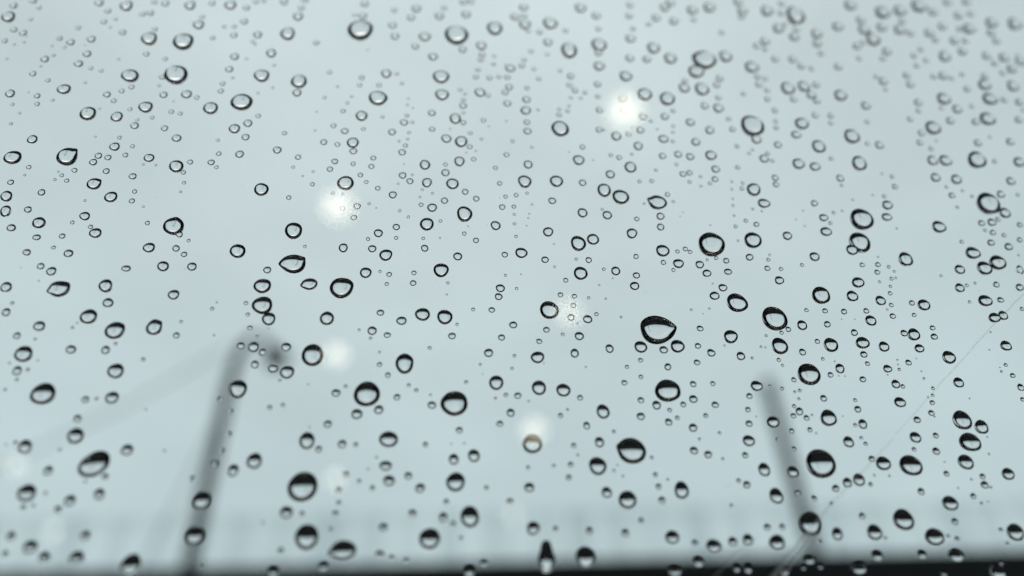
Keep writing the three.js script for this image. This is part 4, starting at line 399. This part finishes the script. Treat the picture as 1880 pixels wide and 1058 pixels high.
const NOTES = {"30": {"c": [[48, 0.22, 16]], "label": "large raindrop with a pointed upper corner and a thick dark lower edge"}, "28": {"c": [[203, 0.2, 16], [38, 0.12, 20]], "label": "lemon-shaped raindrop with points at both ends"}, "121": {"c": [[38, 0.16, 18]], "label": "medium raindrop with a pointed upper corner above two round drops"}, "11": {"c": [[186, 0.14, 16], [38, 0.14, 14]], "label": "wide raindrop with a pointed side and a notched upper corner"}, "86": {"c": [[200, 0.18, 18]], "label": "small almond-shaped raindrop with one pointed end"}, "59": {"c": [[158, 0.28, 16]], "label": "comet-shaped raindrop with a pointed tip"}, "0": {"c": [[155, 0.06, 22], [10, 0.12, 15]], "label": "widest raindrop, black on top, with pointed shoulders on both sides"}, "3": {"c": [[160, 0.13, 14]], "label": "broad raindrop with a pointed shoulder and black upper half"}, "6": {"c": [[196, 0.24, 20]], "label": "brown-topped almond raindrop low on the glass above the black wall"}, "75": {"pear": 0.42, "label": "tall pear-shaped raindrop with a narrow black top low on the glass"}, "1": {"e": [40, 0.13], "label": "large leaning egg-shaped raindrop, black above and bright below"}, "34": {"c": [[85, 0.05, 12]], "label": "large raindrop touching a small one at its lower edge"}, "73": {"c": [[42, 0.1, 16]]}, "39": {"c": [[35, 0.07, 16]]}, "2": {"label": "largest round raindrop, black upper half, near the foot of the lamp post"}, "40": {"label": "round brown-topped raindrop overlapping a soft lamp reflection"}, "37": {"c": [[150, 0.05, 16]], "label": "tilted oval raindrop with a dark rim beside two small round ones"}, "17": {"c": [[160, 0.08, 16]], "label": "large blurred raindrop overlapping a smaller oval one below it"}, "19": {"c": [[20, 0.06, 18]]}, "55": {"c": [[25, 0.05, 18]]}, "45": {"label": "round raindrop in front of the foot of the gooseneck lamp post"}, "61": {"label": "round raindrop in front of the gooseneck lamp post shaft"}, "23": {"label": "large raindrop crossed by the long pale scratch at the steel post"}, "10": {"label": "broad blurred raindrop high on the glass, dark crescent below, no upper rim"}, "12": {"label": "broad blurred raindrop high on the glass with a sharp dark corner"}, "16": {"label": "large raindrop with a small one hanging at its lower edge"}, "21": {"label": "upper of two large stacked raindrops with dark flat tops"}, "35": {"label": "lower of two large stacked raindrops, touching a smaller one"}, "20": {"label": "large dark-topped raindrop touching a smaller one at its lower corner"}, "15": {"label": "large open-topped raindrop touching a tiny one at its side"}, "32": {"label": "largest of three clustered tilted oval raindrops with black tops"}, "4": {"label": "very large raindrop beside the steel post, black top and thick rim"}, "5": {"label": "large raindrop with a flat dark cap above a row of small ones"}, "7": {"label": "large round raindrop with a black cap cut off flat"}, "9": {"label": "large round raindrop with a flat black cap above two small ones"}, "25": {"label": "large round raindrop beside the milky lamp reflection and the lamp head"}, "120": {"label": "faint raindrop inside the brightest lamp reflection"}, "13": {"label": "large tilted oval raindrop with a dark top under the stay wire"}, "68": {"label": "medium round raindrop just above the pointed-corner raindrop"}, "254": {"label": "small round raindrop just below the pointed-corner raindrop"}, "265": {"label": "small round raindrop away from the lamp post, beside the pointed-corner raindrop"}, "264": {"label": "small round raindrop on the lamp-post side of the pointed-corner raindrop"}, "175": {"label": "small round raindrop just above the lemon-shaped raindrop"}, "210": {"label": "small round raindrop just below the lemon-shaped raindrop"}, "225": {"label": "small round raindrop away from the lamp post, beside the lemon-shaped raindrop"}, "62": {"label": "medium round raindrop on the lamp-post side of the lemon-shaped raindrop"}, "58": {"label": "medium round raindrop just above the wide notched raindrop"}, "31": {"label": "large round raindrop just below the wide notched raindrop"}, "64": {"label": "medium round raindrop on the lamp-post side of the wide notched raindrop"}, "227": {"label": "small round raindrop on the steel-post side of the wide notched raindrop"}, "194": {"label": "small round raindrop just above the comet-shaped raindrop"}, "271": {"label": "small round raindrop just below the comet-shaped raindrop"}, "70": {"label": "medium round raindrop on the lamp-post side of the comet-shaped raindrop"}, "240": {"label": "small round raindrop on the steel-post side of the comet-shaped raindrop"}, "256": {"label": "small oval raindrop just above the widest raindrop"}, "177": {"label": "small round raindrop just below the widest raindrop"}, "132": {"label": "medium round raindrop on the lamp-post side of the widest raindrop"}, "138": {"label": "medium round raindrop on the steel-post side of the widest raindrop"}, "168": {"label": "small round raindrop just above the broad shouldered raindrop"}, "57": {"label": "medium round raindrop just below the broad shouldered raindrop"}, "67": {"label": "medium round raindrop on the lamp-post side of the broad shouldered raindrop"}, "116": {"label": "medium oval raindrop on the steel-post side of the broad shouldered raindrop"}, "214": {"label": "small round raindrop just above the brown-topped almond raindrop"}, "18": {"label": "large round raindrop on the lamp-post side of the brown-topped almond raindrop"}, "26": {"label": "large round raindrop on the steel-post side of the brown-topped almond raindrop"}, "180": {"label": "small round raindrop just above the pear-shaped raindrop"}, "198": {"label": "small round raindrop on the lamp-post side of the pear-shaped raindrop"}, "38": {"label": "medium round raindrop on the steel-post side of the pear-shaped raindrop"}, "66": {"label": "medium round raindrop just above the leaning egg-shaped raindrop"}, "260": {"label": "small round raindrop just below the leaning egg-shaped raindrop"}, "141": {"label": "medium oval raindrop away from the lamp post, beside the leaning egg-shaped raindrop"}, "212": {"label": "small round raindrop on the lamp-post side of the leaning egg-shaped raindrop"}, "93": {"label": "medium oval raindrop just above the largest round raindrop"}, "179": {"label": "small round raindrop just below the largest round raindrop"}, "89": {"label": "medium round raindrop on the lamp-post side of the largest round raindrop"}, "197": {"label": "small oval raindrop on the steel-post side of the largest round raindrop"}, "123": {"label": "medium round raindrop just above the brown-topped round raindrop"}, "46": {"label": "medium round raindrop just below the brown-topped round raindrop"}, "234": {"label": "small round raindrop on the lamp-post side of the brown-topped round raindrop"}, "280": {"label": "small round raindrop just below the broad blurred raindrop without upper rim"}, "294": {"label": "small oval raindrop on the lamp-post side of the broad blurred raindrop without upper rim"}, "219": {"label": "small round raindrop on the steel-post side of the broad blurred raindrop without upper rim"}, "83": {"label": "medium round raindrop just below the broad blurred raindrop with a corner"}, "52": {"label": "medium round raindrop on the lamp-post side of the broad blurred raindrop with a corner"}, "281": {"label": "small round raindrop on the steel-post side of the broad blurred raindrop with a corner"}, "266": {"label": "small round raindrop just above the blurred overlapping pair"}, "69": {"label": "medium oval raindrop just below the blurred overlapping pair"}, "172": {"label": "small round raindrop on the lamp-post side of the blurred overlapping pair"}, "173": {"label": "small round raindrop on the steel-post side of the blurred overlapping pair"}, "128": {"label": "medium round raindrop just above the raindrop with a hanging droplet"}, "299": {"label": "small round raindrop just below the raindrop with a hanging droplet"}, "285": {"label": "small round raindrop on the lamp-post side of the raindrop with a hanging droplet"}, "129": {"label": "medium round raindrop on the steel-post side of the raindrop with a hanging droplet"}, "115": {"label": "medium oval raindrop just above the two stacked raindrops"}, "229": {"label": "small round raindrop just below the two stacked raindrops"}, "242": {"label": "small oval raindrop on the steel-post side of the two stacked raindrops"}, "288": {"label": "small round raindrop away from the steel post, beside the two stacked raindrops"}, "169": {"label": "small round raindrop just above the cluster of tilted raindrops"}, "110": {"label": "medium round raindrop just below the cluster of tilted raindrops"}, "258": {"label": "small round raindrop on the steel-post side of the cluster of tilted raindrops"}, "199": {"label": "small round raindrop away from the steel post, beside the cluster of tilted raindrops"}, "88": {"label": "medium round raindrop just above the very large drop by the steel post"}, "279": {"label": "small oval raindrop just below the very large drop by the steel post"}, "291": {"label": "small round raindrop on the steel-post side of the very large drop by the steel post"}, "277": {"label": "small raindrop away from the steel post, beside the very large drop"}, "150": {"label": "small round raindrop just above the flat-capped drop over small ones"}, "139": {"label": "medium round raindrop just below the flat-capped drop over small ones"}, "163": {"label": "small round raindrop on the lamp-post side of the flat-capped drop over small ones"}, "65": {"label": "medium round raindrop on the steel-post side of the flat-capped drop over small ones"}, "29": {"label": "large round raindrop just above the open-topped raindrop with a tiny neighbour"}, "249": {"label": "small round raindrop just below the open-topped raindrop with a tiny neighbour"}, "50": {"label": "medium round raindrop away from the lamp post, beside the open-topped raindrop with a tiny neighbour"}, "96": {"label": "medium round raindrop on the lamp-post side of the open-topped raindrop with a tiny neighbour"}, "215": {"label": "small round raindrop just above the raindrop crossed by the scratch"}, "235": {"label": "small oval raindrop just below the raindrop crossed by the scratch"}, "94": {"label": "medium round raindrop on the steel-post side of the raindrop crossed by the scratch"}, "125": {"label": "medium round raindrop away from the steel post, beside the raindrop crossed by the scratch"}, "101": {"label": "medium round raindrop just above the round raindrop with cut-off cap"}, "43": {"label": "medium round raindrop just below the round raindrop with cut-off cap"}, "49": {"label": "medium round raindrop on the lamp-post side of the round raindrop with cut-off cap"}, "136": {"label": "medium round raindrop on the steel-post side of the round raindrop with cut-off cap"}, "54": {"label": "medium round raindrop just above the tilted oval drop under the wire"}, "42": {"label": "medium round raindrop just below the tilted oval drop under the wire"}, "153": {"label": "small round raindrop on the lamp-post side of the tilted oval drop under the wire"}, "41": {"label": "medium round raindrop just above the dark-topped drop touching a corner neighbour"}, "107": {"label": "medium oval raindrop just below the dark-topped drop touching a corner neighbour"}, "274": {"label": "small round raindrop on the steel-post side of the dark-topped drop touching a corner neighbour"}, "257": {"label": "small round raindrop away from the steel post, beside the dark-topped drop touching a corner neighbour"}, "145": {"label": "small round raindrop farther above the pointed-corner raindrop"}, "148": {"label": "small round raindrop farther below the pointed-corner raindrop"}, "51": {"label": "medium round raindrop farther away from the lamp post, beside the pointed-corner raindrop"}, "160": {"label": "small round raindrop farther on the lamp-post side of the pointed-corner raindrop"}, "241": {"label": "small oval raindrop farther above the lemon-shaped raindrop"}, "289": {"label": "small round raindrop farther below the lemon-shaped raindrop"}, "131": {"label": "medium round raindrop farther on the lamp-post side of the lemon-shaped raindrop"}, "114": {"label": "medium round raindrop farther above the wide notched raindrop"}, "133": {"label": "medium round raindrop farther below the wide notched raindrop"}, "92": {"label": "medium round raindrop farther on the lamp-post side of the wide notched raindrop"}, "166": {"label": "small round raindrop farther on the steel-post side of the wide notched raindrop"}, "286": {"label": "small round raindrop farther above the comet-shaped raindrop"}, "149": {"label": "small round raindrop farther on the lamp-post side of the comet-shaped raindrop"}, "8": {"label": "large oval raindrop farther below the widest raindrop"}, "142": {"label": "medium round raindrop farther below the broad shouldered raindrop"}, "137": {"label": "medium round raindrop farther on the lamp-post side of the broad shouldered raindrop"}, "247": {"label": "small round raindrop farther on the lamp-post side of the brown-topped almond raindrop"}, "74": {"label": "medium round raindrop farther above the leaning egg-shaped raindrop"}, "246": {"label": "small round raindrop farther below the leaning egg-shaped raindrop"}, "244": {"label": "small round raindrop farther above the largest round raindrop"}, "261": {"label": "small oval raindrop farther on the lamp-post side of the largest round raindrop"}, "154": {"label": "small oval raindrop farther above the brown-topped round raindrop"}, "218": {"label": "small round raindrop farther below the broad blurred raindrop without upper rim"}, "104": {"label": "medium round raindrop farther on the lamp-post side of the broad blurred raindrop without upper rim"}, "156": {"label": "small round raindrop farther below the broad blurred raindrop with a corner"}, "82": {"label": "medium round raindrop farther on the steel-post side of the broad blurred raindrop with a corner"}, "201": {"label": "small round raindrop farther above the blurred overlapping pair"}, "119": {"label": "medium round raindrop farther below the blurred overlapping pair"}, "165": {"label": "small round raindrop farther on the lamp-post side of the blurred overlapping pair"}, "146": {"label": "small round raindrop farther on the steel-post side of the blurred overlapping pair"}, "297": {"label": "small round raindrop farther above the raindrop with a hanging droplet"}, "207": {"label": "small oval raindrop farther below the raindrop with a hanging droplet"}, "239": {"label": "small round raindrop farther on the lamp-post side of the raindrop with a hanging droplet"}, "208": {"label": "small round raindrop farther on the steel-post side of the raindrop with a hanging droplet"}, "272": {"label": "small round raindrop farther above the two stacked raindrops"}, "185": {"label": "small round raindrop farther below the two stacked raindrops"}, "151": {"label": "small round raindrop farther away from the steel post, beside the two stacked raindrops"}, "56": {"label": "medium round raindrop farther above the cluster of tilted raindrops"}, "111": {"label": "medium round raindrop farther below the cluster of tilted raindrops"}, "27": {"label": "large round raindrop farther on the steel-post side of the cluster of tilted raindrops"}, "22": {"label": "large round raindrop farther above the very large drop by the steel post"}, "143": {"label": "medium raindrop farther on the steel-post side of the very large drop"}, "216": {"label": "small raindrop farther away from the steel post, beside the very large drop"}, "14": {"label": "large round raindrop farther below the flat-capped drop over small ones"}, "81": {"label": "medium oval raindrop farther above the open-topped raindrop with a tiny neighbour"}, "126": {"label": "medium round raindrop farther below the open-topped raindrop with a tiny neighbour"}, "187": {"label": "small raindrop farther away from the lamp post, beside the open-topped raindrop"}, "24": {"label": "large round raindrop farther on the lamp-post side of the open-topped raindrop with a tiny neighbour"}, "233": {"label": "small round raindrop farther above the raindrop crossed by the scratch"}, "278": {"label": "small round raindrop farther on the steel-post side of the raindrop crossed by the scratch"}, "80": {"label": "medium oval raindrop farther away from the steel post, beside the raindrop crossed by the scratch"}, "108": {"label": "medium round raindrop farther above the round raindrop with cut-off cap"}, "231": {"label": "small round raindrop farther above the dark-topped drop touching a corner neighbour"}, "78": {"label": "medium round raindrop farther below the dark-topped drop touching a corner neighbour"}, "164": {"label": "small round raindrop farther on the steel-post side of the dark-topped drop touching a corner neighbour"}};
function dropGeometry(rx, ry, contact, seg, rings, note, sag) {
  const a2 = 0.012 + 0.034 * rnd(), p2 = rnd() * 6.283, a3 = 0.032 * rnd(), p3 = rnd() * 6.283, a4 = 0.012 * rnd(), p4 = rnd() * 6.283;
  const radius = (t) => {
    let r = 1 + a2 * Math.cos(2 * (t - p2)) + a3 * Math.cos(3 * (t - p3)) + a4 * Math.cos(5 * (t - p4));
    for (const [a, h, w] of note.c ?? []) { let d = t - a * deg; d = Math.atan2(Math.sin(d), Math.cos(d)) / (w * deg); r += h / (1 + d * d * (1 + 0.6 * d * d)); }
    if (note.e) r *= 1 + note.e[1] * Math.cos(2 * (t - note.e[0] * deg));
    return r;
  };
  const sC = Math.sin(contact), cC = Math.cos(contact), rm = Math.sqrt(rx * ry), pos = [], idx = [];
  const outline = []; for (let j = 0; j < seg; j++) outline.push(radius(j / seg * 2 * Math.PI));
  const put = (ro, j, h) => {
    const t = j / seg * 2 * Math.PI, f = 1 + (outline[j] - 1) * Math.min(1, ro * ro), y = ro * Math.sin(t) * f;
    const pinch = note.pear ? 1 - note.pear / (1 + Math.exp(-6 * (y - 0.15))) : 1;
    const square = note.pear ? 1 + 0.6 * Math.pow(Math.max(0, Math.sin(t)), 2) : 1;
    pos.push(rx * ro * Math.cos(t) * f * pinch * square, ry * y - sag * h, -h * (note.pear ? 0.5 + 0.5 * pinch : 1));
  };
  pos.push(0, -sag * rm * (1 - cC) / sC, -rm * (1 - cC) / sC);
  for (let i = 1; i <= rings; i++) {
    const ph = contact * i / rings, ro = Math.sin(ph) / sC, h = rm * (Math.cos(ph) - cC) / sC;
    for (let j = 0; j < seg; j++) put(ro, j, h);
  }
  for (let j = 0; j < seg; j++) idx.push(0, 1 + (j + 1) % seg, 1 + j);
  for (let i = 0; i < rings - 1; i++) for (let j = 0; j < seg; j++) {
    const a = 1 + i * seg + j, b = 1 + i * seg + (j + 1) % seg; idx.push(a, b, a + seg, b, b + seg, a + seg);
  }
  const cap = new THREE.BufferGeometry(); cap.setAttribute('position', new THREE.Float32BufferAttribute(pos, 3)); cap.setIndex(idx); cap.computeVertexNormals();
  const rim = 1 + (rings - 1) * seg, bp = [0, 0, 0], bi = [];
  for (let j = 0; j < seg; j++) { bp.push(pos[(rim + j) * 3], pos[(rim + j) * 3 + 1], pos[(rim + j) * 3 + 2]); bi.push(0, 1 + j, 1 + (j + 1) % seg); }
  const foot = new THREE.BufferGeometry(); foot.setAttribute('position', new THREE.Float32BufferAttribute(bp, 3)); foot.setIndex(bi); foot.computeVertexNormals();
  return mergeGeometries([cap, foot]).scale(0.001, 0.001, 0.001);
}
const GAP = 0.00002, tiny = [];
const SIZE = (w) => (w > 38 ? 'large' : w > 26 ? 'medium' : 'small');
DROPS.forEach(([x, y, rx, ry, w, look], i) => {
  const note = NOTES[i] ?? {}, r = Math.sqrt(rx * ry);
  const contact = (88 - 11 * THREE.MathUtils.smoothstep(y, 2, 26) + 5 * (rnd() - 0.5)) * deg;   // drops higher up lie flatter
  if (i < 300) {
    const m = mesh('raindrop', dropGeometry(rx, ry, contact, 56, 22, note, 0.03 * (rnd() - 0.6)), M.water);
    m.position.copy(onPane(x / 1000, y / 1000, GAP)); m.quaternion.copy(paneQ);
    const oval = Math.max(rx, ry) / Math.min(rx, ry) > 1.14 ? 'oval' : 'round';
    const what = ['clear with a dark crescent along its lower edge', 'clear inside a thick dark rim', 'black in its upper half and bright below'][look];
    m.userData = { category: 'raindrop', label: note.label ?? `${SIZE(w)} ${oval} raindrop on the window, ${what}` };
    if (!note.label) m.userData.group = `${SIZE(w)} ${oval} raindrops, ${what}`;
  } else tiny.push(dropGeometry(rx, ry, contact, w > 9 ? 28 : 18, w > 9 ? 11 : 8, note, 0).translate(x / 1000, y / 1000, 0));
});
{
  const m = mesh('fine_raindrops', mergeGeometries(tiny), M.water);
  m.position.copy(onPane(0, 0, GAP)); m.quaternion.copy(paneQ);
  m.userData = { kind: 'stuff', label: 'fine scattering of tiny raindrops all over the window glass', category: 'raindrops' };
}
{ // dust: irregular grains and short fibres stuck to the glass
  const grains = [];
  for (let i = 0; i < 170; i++) {
    const g = new THREE.IcosahedronGeometry((0.012 + 0.035 * rnd() * rnd()) / 1000, 1), p = g.attributes.position, f = rnd() < 0.25 ? 2 + 3 * rnd() : 1;
    for (let k = 0; k < p.count; k++) { const n = 1 + 0.35 * noise3(p.getX(k) * 6e4 + i, p.getY(k) * 6e4, p.getZ(k) * 6e4); p.setXYZ(k, p.getX(k) * n * f, p.getY(k) * n, p.getZ(k) * n * 0.5); }
    g.rotateZ(rnd() * 3.14); g.translate((rnd() - 0.5) * 0.15, (rnd() - 0.45) * 0.08, GLASS + 0.00003); g.computeVertexNormals(); grains.push(g);
  }
  const m = mesh('dust', mergeGeometries(grains), M.dust); m.position.copy(paneO); m.quaternion.copy(paneQ);
  m.userData = { kind: 'stuff', label: 'sparse grey dust grains and fibres on the window glass', category: 'dust' };
}
renderer.render(scene, camera);
